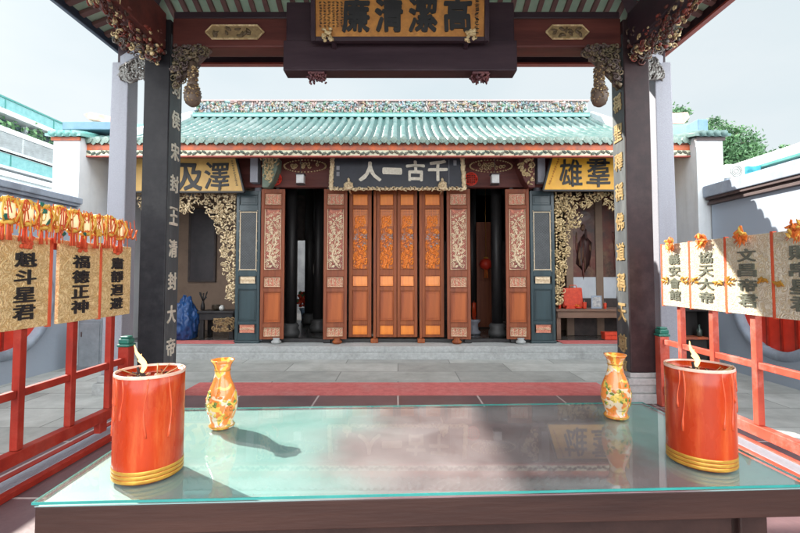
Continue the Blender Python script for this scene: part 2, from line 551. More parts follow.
m_court = BRICK('courtyard_slabs', (.50, .52, .50), (.38, .40, .385), (.22, .235, .22), 1.9, .66, .010, rough=.62, wear=(.22, .235, .215))
m_ptile = BRICK('plum_floor_tiles', (.20, .125, .135), (.15, .095, .105), (.52, .45, .44), 1.02, 1.02, .012, off=0, rough=.38, wear=(.27, .19, .19), bump=.2)
m_wallbrick = BRICK('painted_wall', (.66, .74, .84), (.60, .69, .80), (.36, .42, .50), .9, .42, .010, rough=.85, bump=.25, wear=(.50, .54, .60), vert=(math.pi / 2, 0, math.pi / 2))


def gold_relief():
    m = M('gold_scrollwork', (.97, .72, .36), (.70, .44, .17), rough=.42, metal=.05, scale=30, bump=0)
    t = m.node_tree
    b = t.nodes['Principled BSDF']
    tc = [n for n in t.nodes if n.type == 'TEX_COORD'][0]
    ns = t.nodes.new('ShaderNodeTexNoise')
    ns.inputs['Scale'].default_value = 10
    ns.inputs['Detail'].default_value = 2
    ns.inputs['Distortion'].default_value = 4.5
    t.links.new(tc.outputs['Object'], ns.inputs['Vector'])
    mt = t.nodes.new('ShaderNodeMath'); mt.operation = 'MULTIPLY'; mt.inputs[1].default_value = 20
    t.links.new(ns.outputs[0], mt.inputs[0])
    sn = t.nodes.new('ShaderNodeMath'); sn.operation = 'SINE'
    t.links.new(mt.outputs[0], sn.inputs[0])
    mr = t.nodes.new('ShaderNodeMapRange'); mr.inputs[1].default_value = -1
    t.links.new(sn.outputs[0], mr.inputs[0])
    rp = [n for n in t.nodes if n.type == 'VALTORGB'][0]
    rp.color_ramp.elements[0].position = .05
    rp.color_ramp.elements[1].position = .45
    t.links.new(mr.outputs[0], rp.inputs[0])
    bp = t.nodes.new('ShaderNodeBump'); bp.inputs['Strength'].default_value = .7; bp.inputs['Distance'].default_value = .012
    t.links.new(mr.outputs[0], bp.inputs['Height'])
    t.links.new(bp.outputs[0], b.inputs['Normal'])
    return m


m_goldplq = gold_relief()
m_goldplq_lit = gold_relief()  # right plaques: tone whitened in place of the even light on them
_rp = [n for n in m_goldplq_lit.node_tree.nodes if n.type == 'VALTORGB'][0]
_rp.color_ramp.elements[1].color = (.86, .80, .64, 1)
_rp.color_ramp.elements[0].color = (.68, .56, .34, 1)


def vase_mat():
    m = M('painted_porcelain', (.86, .80, .70), (.84, .60, .34), rough=.18, coat=.6, bump=0)
    t = m.node_tree
    b = t.nodes['Principled BSDF']
    tc = [n for n in t.nodes if n.type == 'TEX_COORD'][0]
    prev = b.inputs['Base Color'].links[0].from_socket
    for sc_, lo_, c, det in ((13, .44, (.84, .25, .04), 2), (22, .57, (.86, .58, .10), 2), (40, .65, (.30, .28, .06), 2), (60, .68, (.70, .14, .04), 2)):
        v = t.nodes.new('ShaderNodeTexNoise')
        v.inputs['Scale'].default_value = sc_
        v.inputs['Detail'].default_value = det
        v.inputs['Distortion'].default_value = .8
        t.links.new(tc.outputs['Object'], v.inputs['Vector'])
        r = t.nodes.new('ShaderNodeMapRange'); r.inputs[1].default_value = lo_; r.inputs[2].default_value = lo_ + .03
        t.links.new(v.outputs[0], r.inputs[0])
        mx = t.nodes.new('ShaderNodeMixRGB'); mx.inputs[2].default_value = (*c, 1)
        t.links.new(r.outputs[0], mx.inputs[0])
        t.links.new(prev, mx.inputs[1])
        prev = mx.outputs[0]
    t.links.new(prev, b.inputs['Base Color'])
    return m


m_vase = vase_mat()


def glass_top():
    m = bpy.data.materials.new('thin_table_glass')
    m.use_nodes = True
    t = m.node_tree
    t.nodes.remove(t.nodes['Principled BSDF'])
    out = t.nodes['Material Output']
    tr = t.nodes.new('ShaderNodeBsdfTransparent'); tr.inputs[0].default_value = (.90, .985, .96, 1)
    gl = t.nodes.new('ShaderNodeBsdfGlossy'); gl.inputs['Roughness'].default_value = .02
    fr = t.nodes.new('ShaderNodeFresnel')
    ge = t.nodes.new('ShaderNodeNewGeometry')            # same reflectance from above and from below
    io = t.nodes.new('ShaderNodeMapRange'); io.inputs[3].default_value = 1.62; io.inputs[4].default_value = 1 / 1.62
    t.links.new(ge.outputs['Backfacing'], io.inputs[0]); t.links.new(io.outputs[0], fr.inputs[0])
    mx = t.nodes.new('ShaderNodeMixShader')
    t.links.new(fr.outputs[0], mx.inputs[0])
    t.links.new(tr.outputs[0], mx.inputs[1])
    t.links.new(gl.outputs[0], mx.inputs[2])
    du = t.nodes.new('ShaderNodeBsdfDiffuse'); du.inputs[0].default_value = (.78, .78, .80, 1)   # dust and wiped smears
    tc = t.nodes.new('ShaderNodeTexCoord')
    n1 = t.nodes.new('ShaderNodeTexNoise'); n1.inputs['Scale'].default_value = 3.5; n1.inputs['Detail'].default_value = 9; n1.inputs['Distortion'].default_value = 1.2
    n2 = t.nodes.new('ShaderNodeTexNoise'); n2.inputs['Scale'].default_value = 160; n2.inputs['Detail'].default_value = 2
    t.links.new(tc.outputs['Object'], n1.inputs['Vector']); t.links.new(tc.outputs['Object'], n2.inputs['Vector'])
    r1 = t.nodes.new('ShaderNodeMapRange'); r1.inputs[1].default_value = .38; r1.inputs[2].default_value = .75; r1.inputs[3].default_value = .02; r1.inputs[4].default_value = .12
    r2 = t.nodes.new('ShaderNodeMapRange'); r2.inputs[1].default_value = .68; r2.inputs[2].default_value = .74; r2.inputs[4].default_value = .35
    t.links.new(n1.outputs[0], r1.inputs[0]); t.links.new(n2.outputs[0], r2.inputs[0])
    ad = t.nodes.new('ShaderNodeMath'); ad.operation = 'MAXIMUM'
    t.links.new(r1.outputs[0], ad.inputs[0]); t.links.new(r2.outputs[0], ad.inputs[1])
    m2 = t.nodes.new('ShaderNodeMixShader')
    t.links.new(ad.outputs[0], m2.inputs[0]); t.links.new(mx.outputs[0], m2.inputs[1]); t.links.new(du.outputs[0], m2.inputs[2])
    t.links.new(m2.outputs[0], out.inputs[0])
    return m


m_glass = glass_top()
m_glassedge = M('teal_glass_edge', (.025, .26, .235), (.04, .32, .29), rough=.15, bump=0, coat=.5)


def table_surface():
    m = M('glare_tinted_table_cover', (.19, .36, .35), (.26, .38, .375), rough=.42, scale=2, bump=0, spec=1.0)  # teal end lightened for sun glare; the mauve middle is its own colour
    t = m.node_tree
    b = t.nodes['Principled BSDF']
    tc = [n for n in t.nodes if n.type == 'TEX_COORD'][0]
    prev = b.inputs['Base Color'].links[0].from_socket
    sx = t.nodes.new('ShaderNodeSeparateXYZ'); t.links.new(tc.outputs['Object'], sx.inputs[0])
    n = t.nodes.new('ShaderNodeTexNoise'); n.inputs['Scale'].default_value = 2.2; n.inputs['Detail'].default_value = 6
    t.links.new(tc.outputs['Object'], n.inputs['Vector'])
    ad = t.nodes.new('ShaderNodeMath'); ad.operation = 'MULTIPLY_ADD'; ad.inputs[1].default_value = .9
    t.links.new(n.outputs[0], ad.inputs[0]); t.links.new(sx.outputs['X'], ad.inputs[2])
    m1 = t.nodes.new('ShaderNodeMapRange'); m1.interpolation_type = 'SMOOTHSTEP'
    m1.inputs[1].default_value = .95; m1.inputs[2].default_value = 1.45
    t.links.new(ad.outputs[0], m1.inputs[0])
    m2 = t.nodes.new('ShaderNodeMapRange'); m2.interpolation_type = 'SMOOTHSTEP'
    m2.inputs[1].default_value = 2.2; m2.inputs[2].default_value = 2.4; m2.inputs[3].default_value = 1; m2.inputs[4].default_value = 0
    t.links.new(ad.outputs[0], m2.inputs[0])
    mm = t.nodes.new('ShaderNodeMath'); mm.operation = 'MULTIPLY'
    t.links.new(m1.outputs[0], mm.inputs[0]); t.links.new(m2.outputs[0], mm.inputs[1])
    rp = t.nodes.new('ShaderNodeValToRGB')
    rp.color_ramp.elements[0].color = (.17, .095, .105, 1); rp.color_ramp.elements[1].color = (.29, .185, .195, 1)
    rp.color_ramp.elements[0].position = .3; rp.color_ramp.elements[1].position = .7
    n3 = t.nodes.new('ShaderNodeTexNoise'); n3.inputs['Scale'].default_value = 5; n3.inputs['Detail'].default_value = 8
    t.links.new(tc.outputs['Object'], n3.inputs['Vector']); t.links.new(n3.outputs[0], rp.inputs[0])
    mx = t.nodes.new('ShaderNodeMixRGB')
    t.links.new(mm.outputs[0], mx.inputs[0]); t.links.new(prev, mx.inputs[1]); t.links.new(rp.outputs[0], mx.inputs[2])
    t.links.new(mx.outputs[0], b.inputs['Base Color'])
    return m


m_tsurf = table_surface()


# ------------------------------------------------------------------ carving helpers
def scroll(mb, c, r, y, th, rng, turns=1.4, m=0, n=11, ax='xz'):
    """one spiral tendril in the xz plane (or yz)"""
    a0 = rng.uniform(0, 6.28)
    dr = rng.choice((-1, 1))
    pts, rad = [], []
    for i in range(n):
        t = i / (n - 1)
        a = a0 + dr * t * turns * 2 * math.pi
        q = r * (1 - .85 * t)
        dx, dz = q * math.cos(a), q * math.sin(a)
        if ax == 'xz':
            pts.append((c[0] + dx, y - th * .5 * math.sin(t * 3), c[1] + dz))
        else:
            pts.append((y, c[0] + dx, c[1] + dz))
        rad.append(th * (1 - .55 * t))
    mb.tube(pts, rad, 4, m)


def leafc(mb, c, r, y, th, rng, m=0):
    a = rng.uniform(0, 6.28)
    rot = Matrix.Rotation(a, 3, 'Y')
    mb.blob((c[0], y, c[1]), r, th, r * .45, m, rng, .2, True, rot)


def carve(mb, inside, x0, x1, z0, z1, y, size, n, rng, m=0, th=None):
    k = 0
    while k < n:
        x, z = rng.uniform(x0, x1), rng.uniform(z0, z1)
        k += 1
        if not inside(x, z):
            continue
        r = size * rng.uniform(.6, 1.25)
        if rng.random() < .55:
            scroll(mb, (x, z), r, y + rng.uniform(-.01, .01), (th or size * .28), rng, rng.uniform(.8, 1.5), m)
        else:
            leafc(mb, (x, z), r * .8, y + rng.uniform(-.015, .01), (th or size * .3) * 1.3, rng, m)

# ================================================================== SETTING
rng = random.Random(7)
GZ = -.06
FZ = .175                                   # temple floor
g = MB().quad((-70, -40, GZ), (70, -40, GZ), (70, 160, GZ), (-70, 160, GZ)).build('courtyard_ground', m_court)
tag(g, kind='structure')
g = MB().box(-3.35, -2.2, -.3, 3.6, 5.62, 0).build('pavilion_floor', m_ptile, bevel=.012)
tag(g, kind='structure')
mb = MB()
mb.box(-6.0, 8.30, -.3, 5.7, 8.62, .06)
mb.box(-6.0, 8.34, .06, 5.7, 8.9, FZ)
g = mb.build('temple_step', m_stone, bevel=.012)
tag(g, kind='structure')
m_hfloor = BRICK('hall_floor_stone', (.13, .125, .12), (.09, .085, .085), (.05, .05, .05), .6, .6, .008, off=0, rough=.22)
g = MB().box(-6.0, 8.9, -.3, 5.7, 17.2, FZ - .004).build('hall_floor', m_hfloor)
tag(g, kind='structure')

g = MB().box(-2.95, 5.66, GZ + .004, 2.95, 6.47, GZ + .016).build('courtyard_carpet', m_carpet, bevel=.004)
tag(g, 'long faded red carpet laid across the courtyard just beyond the pavilion floor', 'carpet')
for (x0, x1, lab) in ((-5.2, -3.28, 'red mat on the step in front of the left bay with the blue tarpaulin'), (3.3, 5.2, 'red mat on the step in front of the right bay with the brown offering table')):
    g = MB().box(x0, 8.66, FZ + .002, x1, 9.05, FZ + .016).build('red_mat', m_carpet, bevel=.004)
    tag(g, lab, 'mat', 'red mats before the side bays')

# ================================================================== TEMPLE HALL
YF = 8.9
T = thing('temple_hall', 'old temple hall with turquoise tiled roof, carved ridge and red folding doors', 'temple', (0, YF, FZ))
EY = 7.85
ze = P(398, 140.5, EY).z
zr = P(398, 118, 10.5).z


def roofz(y):
    t = (y - EY) / (10.5 - EY)
    return ze + (zr - ze) * (t - .06 * math.sin(math.pi * t))


def slope_rows(mb, x0, x1, y1, pitch=.178, r0=.056):
    n = int(round((x1 - x0) / pitch))
    nt_ = 2 * max(6, int((y1 - EY) / .26))
    ys = [EY + (y1 - EY) * (i // 2 + (.96 if i % 2 else 0)) / (nt_ // 2) for i in range(nt_ + 1)]
    for i in range(n + 1):
        x = x0 + (x1 - x0) * i / n
        vs, fs = [], []
        jx = rng.uniform(-.008, .008)
        for q_, y in enumerate(ys):
            z = roofz(y) + rng.uniform(-.004, .004)
            r = r0 * (.90 if q_ % 2 else 1.06)
            for k in range(6):
                a = math.pi * k / 5
                vs.append((x + jx + r * math.cos(a), y, z + r * 1.05 * math.sin(a) + rng.uniform(-.003, .003)))
        for j in range(nt_):
            for k in range(5):
                a = j * 6 + k
                fs.append((a, a + 1, a + 7, a + 6))
        fs.append(tuple(range(5, -1, -1)))
        mb.add(vs, fs, 1, True)
    # pans
    vs, fs = [], []
    for y in ys:
        vs += [(x0 - .06, y, roofz(y)), (x1 + .06, y, roofz(y)), (x0 - .06, y, roofz(y) - .07), (x1 + .06, y, roofz(y) - .07)]
    for j in range(nt_):
        a = j * 4
        fs += [(a, a + 1, a + 5, a + 4), (a + 2, a + 6, a + 7, a + 3)]
    mb.add(vs, fs, 0, False)


def eave_ends(mb, x0, x1, pitch=.178):
    n = int(round((x1 - x0) / pitch))
    for i in range(n + 1):
        x = x0 + (x1 - x0) * i / n
        vs = [(x, EY - .028, ze + .01)]
        fs = []
        for k in range(12):
            a = 2 * math.pi * k / 12
            vs.append((x + .062 * math.cos(a), EY - .02, ze + .01 + .062 * math.sin(a)))
        for k in range(12):
            vs.append((vs[k + 1][0], EY + .03, vs[k + 1][2]))
        for k in range(12):
            k2 = (k + 1) % 12
            fs.append((0, 1 + k2, 1 + k)[::-1])
            fs.append((1 + k, 1 + k2, 13 + k2, 13 + k))
        mb.add(vs, fs, 0, False)
        if i < n:
            xm = x + (x1 - x0) / n / 2
            mb.prism([(xm - .075, ze + .01), (xm + .075, ze + .01), (xm + .055, ze - .035), (xm, ze - .085), (xm - .055, ze - .035)], EY + .0, EY + .02, 0)


XL, XR = -5.05, 4.72
GL0, GL1, GR0, GR1 = -6.25, -5.77, 5.41, 5.89
mb = MB()
slope_rows(mb, XL, XR, 10.5)
# rear slope, one folded sheet
mb.add([(XL, 10.5, zr), (XR, 10.5, zr), (XR, 13.4, ze), (XL, 13.4, ze), (XL, 10.5, zr - .07), (XR, 10.5, zr - .07), (XR, 13.4, ze - .07), (XL, 13.4, ze - .07)],
       [(0, 1, 2, 3), (7, 6, 5, 4), (0, 4, 5, 1), (1, 5, 6, 2), (2, 6, 7, 3), (3, 7, 4, 0)])
roof = mb.build('roof', [m_pan, m_tile], T)
mb = MB(); eave_ends(mb, XL, XR); mb.build('tile_end', [m_tileend, m_pan], roof)
for (a, b, gi) in ((GL1 - .1, XL - .19, 0), (XR + .19, GR0 + .1, 1)):
    mb = MB(); slope_rows(mb, a, b, 9.4); eo = mb.build('wing_roof', [m_pan, m_tile], T)
    mb = MB(); eave_ends(mb, a, b); mb.build('tile_end', [m_tileend, m_pan], eo)
    z9 = roofz(9.4)
    MB().box(a - .06, 9.36, z9 - .1, b + .1, 9.56, z9 + .12).build('wing_ridge', m_tilebright, eo, bevel=.03)
    mb = MB()
    mb.add([(a, 9.5, z9), (b, 9.5, z9), (b, 13.4, ze - .3), (a, 13.4, ze - .3), (a, 9.5, z9 - .07), (b, 9.5, z9 - .07), (b, 13.4, ze - .37), (a, 13.4, ze - .37)],
           [(0, 1, 2, 3), (7, 6, 5, 4), (0, 4, 5, 1), (1, 5, 6, 2), (2, 6, 7, 3), (3, 7, 4, 0)])
    mb.build('rear_slope', m_tile, eo)
    xs = XL - .09 if gi == 0 else XR + .09
    mb = MB()
    mb.prismx([(EY + .1, ze - .05), (10.5, zr - .02), (10.5, zr + .16), (EY - .02, ze + .12)], xs - .06, xs + .06)
    mb.build('verge', m_plasterL, T, bevel=.02)
    MB().prismx([(9.4, ze + .2), (10.5, zr - .03), (13.3, ze - .2), (13.3, ze - .9), (9.4, ze - .4)], xs - .03, xs + .03).build('roof_side_wall', m_plaster, T)

# ridge with pottery figures
rz0, rz1 = zr - .02, P(398, 102, 10.5).z
pal = [M('pottery_' + n_, tuple(q * .68 for q in c), rough=.35, scale=25, coat=.3, bump=.2) for n_, c in (('jade', (.20, .34, .30)), ('turquoise', (.26, .44, .44)), ('pink', (.48, .33, .31)), ('ochre', (.46, .36, .20)), ('brown', (.30, .16, .12)), ('slate', (.22, .30, .36)), ('ivory', (.52, .52, .48)), ('leaf', (.14, .30, .16)))]
mb = MB()
mb.box(XL + .05, 10.42, rz0, XR - .05, 10.62, rz1 - .03, 0)
rb = mb.build('ridge', [M('ridge_body', (.36, .42, .42), (.30, .24, .24), scale=4)], T)
mb = MB(); mb.box(XL + .02, 10.36, rz0 + .0, XR - .02, 10.66, rz0 + .085); mb.box(XL + .02, 10.35, rz0 + .088, XR - .02, 10.41, rz0 + .105)
mb.build('ridge_course', m_tilebright, rb, bevel=.012)
mb = MB(); mb.box(XL + .02, 10.37, rz1 - .03, XR - .02, 10.65, rz1 + .012)
mb.build('ridge_cap', M('ridge_cap_clay', (.42, .26, .24), (.28, .26, .26), scale=5), rb, bevel=.01)
mb = MB()
r2 = random.Random(3)
x = XL + .1
while x < XR - .1:
    for k in range(4):
        z = r2.uniform(rz0 + .12, rz1 - .05)
        mi = r2.choice([0, 1, 5, 6, 2, 4, 3, 6, 5, 7, 6, 2])
        q = r2.random()
        rot = Matrix.Rotation(r2.uniform(0, 6.28), 3, 'Y')
        if q < .45:
            mb.blob((x + r2.uniform(-.05, .05), 10.40, z), r2.uniform(.04, .10), .04, r2.uniform(.025, .045), mi, r2, .3, True, rot)
        elif q < .7:
            scroll(mb, (x, z), r2.uniform(.03, .06), 10.395, .013, r2, 1.1, mi, 9)
        else:                                   # small standing figure: body, head
            mb.blob((x, 10.385, z - .02), .026, .025, .055, mi, r2, .15)
            mb.blob((x, 10.375, z + .045), .018, .018, .02, 6, r2, .1)
    x += r2.uniform(.03, .052)
mb.build('ridge_figures', pal, rb)
for px_, w_, mi in ((228, 12, 2), (340, 16, 1), (410, 20, 1), (560, 14, 2), (470, 10, 3), (300, 10, 0)):
    p = P(px_, 103, 10.36)
    mb = MB()
    for k in range(7):
        mb.blob((p.x + r2.uniform(-.2, .2), 10.4, p.z + r2.uniform(-.08, .05)), r2.uniform(.05, .1), .05, r2.uniform(.03, .05), mi if r2.random() < .7 else r2.randrange(8), r2, .3)
    mb.build('ridge_dragon', pal, rb)

# eave boards
fx0, fx1 = GL1 - .02, GR0 + .02
zo1, zo0 = ze - .02, P(398, 149.8, EY).z
zf0 = P(398, 155.2, EY).z
zl0 = P(398, 156.7, EY).z
mb = MB(); mb.box(fx0, EY + .03, zo0, fx1, EY + .09, zo1 + .03)
MB_e = mb.build('eave_board', m_eaveor, T, bevel=.005)
mb = MB(); mb.box(fx0, EY + .025, zf0, fx1, EY + .085, zo0 - .003); fb = mb.build('carved_fascia', m_fascia, T)
mb = MB(); mb.box(fx0, EY + .01, zl0, fx1, EY + .1, zf0 - .003); mb.build('fascia_trim', m_redline, fb, bevel=.006)
mb = MB()
x, k = fx0 + .1, 0
zm = (zf0 + zo0) / 2
hh = (zo0 - zf0) / 2
while x < fx1 - .05:
    for s in (-1, 1):
        rot = Matrix.Rotation(s * .7 * (1 if k % 2 else -1), 3, 'Y')
        mb.blob((x + s * .042, EY + .022, zm + s * hh * .26 * (1 if k % 2 else -1)), .056, .012, hh * .46, 0, rng, .15, True, rot)
    pts = [(x - .09 + .018 * j, EY + .018, zm + hh * .72 * math.sin(j * .63 + k * math.pi)) for j in range(11)]
    mb.tube(pts, .007, 4, 0)
    x += .178
    k += 1
mb.build('scroll_relief', [m_fasciad, m_eaveor], fb)

# soffit and rafters under the tiles
mb = MB()
mb.add([(fx0, EY + .08, ze - .12), (fx1, EY + .08, ze - .12), (fx1, 9.3, roofz(9.3) - .25), (fx0, 9.3, roofz(9.3) - .25)], [(3, 2, 1, 0)])
mb.build('soffit', m_hall, T)
mb = MB()
x = fx0 + .1
while x < fx1:
    mb.bar((x, EY + .1, ze - .13), (x, 9.2, roofz(9.2) - .28), .06, .07)
    x += .22
mb.build('eave_rafters', m_rafter, T)

# gable walls
for (a, b, nm) in ((GL0, GL1, 0), (GR0, GR1, 1)):
    gt = P(60, 137.5, 7.7).z
    mb = MB()
    mb.prismx([(7.7, GZ - .2), (7.7, gt), (8.3, gt + .12), (10.5, zr - .5), (13.4, ze - .4), (13.4, GZ - .2)], a, b)
    gw = mb.build('gable_wall', m_plasterL, T, bevel=.01)
    mb = MB()
    n = 4
    for i in range(n):
        x = a - .02 + (b - a + .04) * (i + .5) / n
        mb.tube([(x, 7.58, gt + .04), (x, 7.9, gt + .12), (x, 8.5, gt + .24)], .058, 8)
    mb.prismx([(7.6, gt), (7.6, gt + .045), (8.5, gt + .22), (8.5, gt + .15)], a - .08, b + .08)
    mb.build('wall_head_tiles', m_tilebright if nm == 0 else m_tile, gw)
    mb = MB(); mb.box(a - .02, 7.665, gt - .06, b + .02, 7.7, gt)
    mb.build('wall_head_course', m_eaveor if nm == 0 else m_mould, gw)
p0, p1 = P(62, 128.5, 8.05), P(112, 121.5, 8.05)
m_blueblk = M('slate_blue_plaster', (.16, .27, .36), (.12, .22, .30), rough=.7)
MB().box(p0.x, 8.05, p0.z - .02, p1.x, 8.5, p1.z).build('ridge_block', m_blueblk, T, bevel=.015)
p0, p1 = P(698, 127.5, 8.05), P(708, 119, 8.05)
MB().box(p0.x, 8.05, p0.z - .1, p1.x, 8.4, p1.z).build('ridge_block', m_blueblk, T, bevel=.015)
for pts, Y_ in (([(83, 114), (90, 112), (113, 117), (113, 124), (88, 119)], 9.2), ([(671, 113), (688, 112), (690, 117), (684, 124), (671, 124)], 9.2)):
    poly = [(P(a, b, Y_).x, P(a, b, Y_).z) for a, b in pts]
    mb = MB(); mb.prism(poly, Y_, Y_ + .25)
    o = mb.build('swallowtail_end', M('pinkish_clay', (.60, .42, .34), (.5, .3, .22), scale=6), T, bevel=.01)
    q = P((pts[0][0] + pts[2][0]) / 2, 125, Y_)
    MB().box(q.x - .35, Y_ + .02, roofz(9.4) - .3, q.x + .35, Y_ + .24, q.z + .04).build('end_plinth', m_tilebright, T, bevel=.02)

# interior shell
mb = MB()
mb.box(-3.2, 13.2, FZ, -3.12, 13.36, 4.0)
for (a, b) in ((GL1, -3.18), (-2.86, 2.05), (2.34, GR0)):
    mb.box(a, 13.2, FZ, b, 13.36, 4.0)
mb.box(GL1, 13.2, 2.62, GR0, 13.37, 4.01)
mb.build('rear_screen', m_hall, T)
mb = MB()
for x in (-3.02, 3.02):
    mb.box(x - .05, 8.98, FZ, x + .05, 10.8, 3.9)
mb.build('partition_wall', m_hall, T)
mb = MB(); mb.box(GL1, 10.8, FZ, -3.0, 10.9, 3.9); mb.build('bay_back_wall', m_tan_wall, T)
mb = MB(); mb.box(3.0, 10.8, FZ, GR0, 10.9, 3.9); mb.build('bay_back_wall', m_tan_wall, T)
mb = MB(); mb.box(GL1, 17.0, FZ - .1, GR0, 17.2, 3.6); mb.build('rear_court_wall', M('grey_rear_wall', (.20, .20, .20), (.12, .12, .125), scale=2), T)
mb = MB(); mb.box(GL1, 8.98, 3.92, -3.0, 10.8, 3.98); mb.box(3.0, 8.98, 3.92, GR0, 10.8, 3.98); mb.build('bay_ceiling', m_hall, T)

# facade frame
zd0 = P(398, 337, YF).z
zd1 = P(398, 190, YF).z
xl, xr = P(246, 200, YF).x, P(545, 200, YF).x
lb = P(398, 188, YF).z
lt = P(398, 155, YF).z
mb = MB(); mb.box(P(176, 0, YF).x - .9, 8.84, lb, P(620, 0, YF).x + .9, 9.02, lt + .2); mb.build('lintel', m_beam, T, bevel=.01)
mb = MB(); mb.box(xl, 8.85, FZ, xr, 9.0, zd0 - .03); mb.build('threshold', m_blackwood, T, bevel=.008)
for x in (258.5, 537):
    c = P(x, 200, 8.93).x
    mb = MB(); mb.lathe([(.13, 0), (.17, .06), (.17, .14), (.12, .2)], (c, 8.93, FZ), 16)
    mb.lathe([(.075, .2), (.08, 1.5), (.075, lt - FZ + .1)], (c, 8.93, FZ), 16)
    mb.box(c - .075, 8.62, lb + .06, c + .075, 8.83, lt + .12)
    mb.build('stone_column', m_column, T)
for px_ in (278, 329, 375, 420.5, 466, 511):
    c = P(px_, 200, YF).x
    narrow = px_ in (375, 420.5)
    hw = .028 if narrow else .035
    mb = MB(); mb.box(c - hw, 8.86, FZ + .01, c + hw, 8.96, lb); dp = mb.build('door_post', m_blackwood if not narrow else m_doorold, T, bevel=.006)
    mb = MB(); mb.box(c - .075, 8.74, FZ, c + .075, 8.99, zd0 - .02); mb.build('post_block', m_doorold if narrow else m_blackwood, dp, bevel=.012)
# cartouches and round grilles on the lintel
rr = random.Random(5)
for (a, b) in ((284, 326), (470, 512)):
    mb = MB()
    p, q = P(a, 172, 8.82), P(b, 160, 8.82)
    cx_, cz_ = (p.x + q.x) / 2, (p.z + q.z) / 2
    for k in range(40):
        t = 2 * math.pi * k / 40
        mb.blob((cx_ + (q.x - p.x) / 2 * math.cos(t), 8.825, cz_ + (q.z - p.z) / 2 * math.sin(t)), .022, .014, .016, 0, rr)
    mb.prism([(cx_ + (q.x - p.x) / 2 * math.cos(t * .314), cz_ + (q.z - p.z) / 2 * math.sin(t * .314)) for t in range(20)], 8.828, 8.839, 1)
    for k in range(14):
        scroll(mb, (cx_ + rr.uniform(-.3, .3), cz_ + rr.uniform(-.06, .06)), .045, 8.825, .012, rr, 1.2, 0, 9)
    mb.build('lintel_carving', [m_gold, m_beam], T)
for px_ in (301, 495):
    c = P(px_ - 26 if px_ < 400 else px_ - 24, 179, 8.82)
    mb = MB()
    ring = [(c.x + .13 * math.cos(t * .4189), 8.82, c.z + .13 * math.sin(t * .4189)) for t in range(16)]
    mb.tube(ring, .016, 5)
    for k in range(-2, 3):
        mb.tube([(c.x + k * .045, 8.82, c.z - .11), (c.x + k * .045, 8.82, c.z + .11)], .008, 4)
        mb.tube([(c.x - .11, 8.815, c.z + k * .045), (c.x + .11, 8.815, c.z + k * .045)], .008, 4)
    mb.build('round_grille', m_redmoon, T)
# curved corbels beside the signboards
for px_, s in ((271, 1), (526, -1)):
    p = P(px_, 158, 8.6); q = P(px_, 188, 8.6)
    h = p.z - q.z
    mb = MB()
    poly = [(p.x - s * .16, p.z), (p.x + s * .16, p.z), (p.x + s * .15, p.z - h * .35), (p.x + s * .06, p.z - h * .75), (p.x - s * .04, q.z), (p.x - s * .16, q.z)]
    mb.prism(poly, 8.55, 8.84)
    ob = mb.build('corbel', m_corbel if s == 1 else m_beam, T, bevel=.015)
    mb = MB(); rr = random.Random(px_)
    carve(mb, lambda x, z: (z - q.z) / h > abs(x - p.x + s * .05) / .32, p.x - .16, p.x + .16, q.z, p.z, 8.545, .06, 46, rr)
    mb.build('corbel_carving', m_gold, ob)

# ---- door leaves
LH = zd1 - zd0


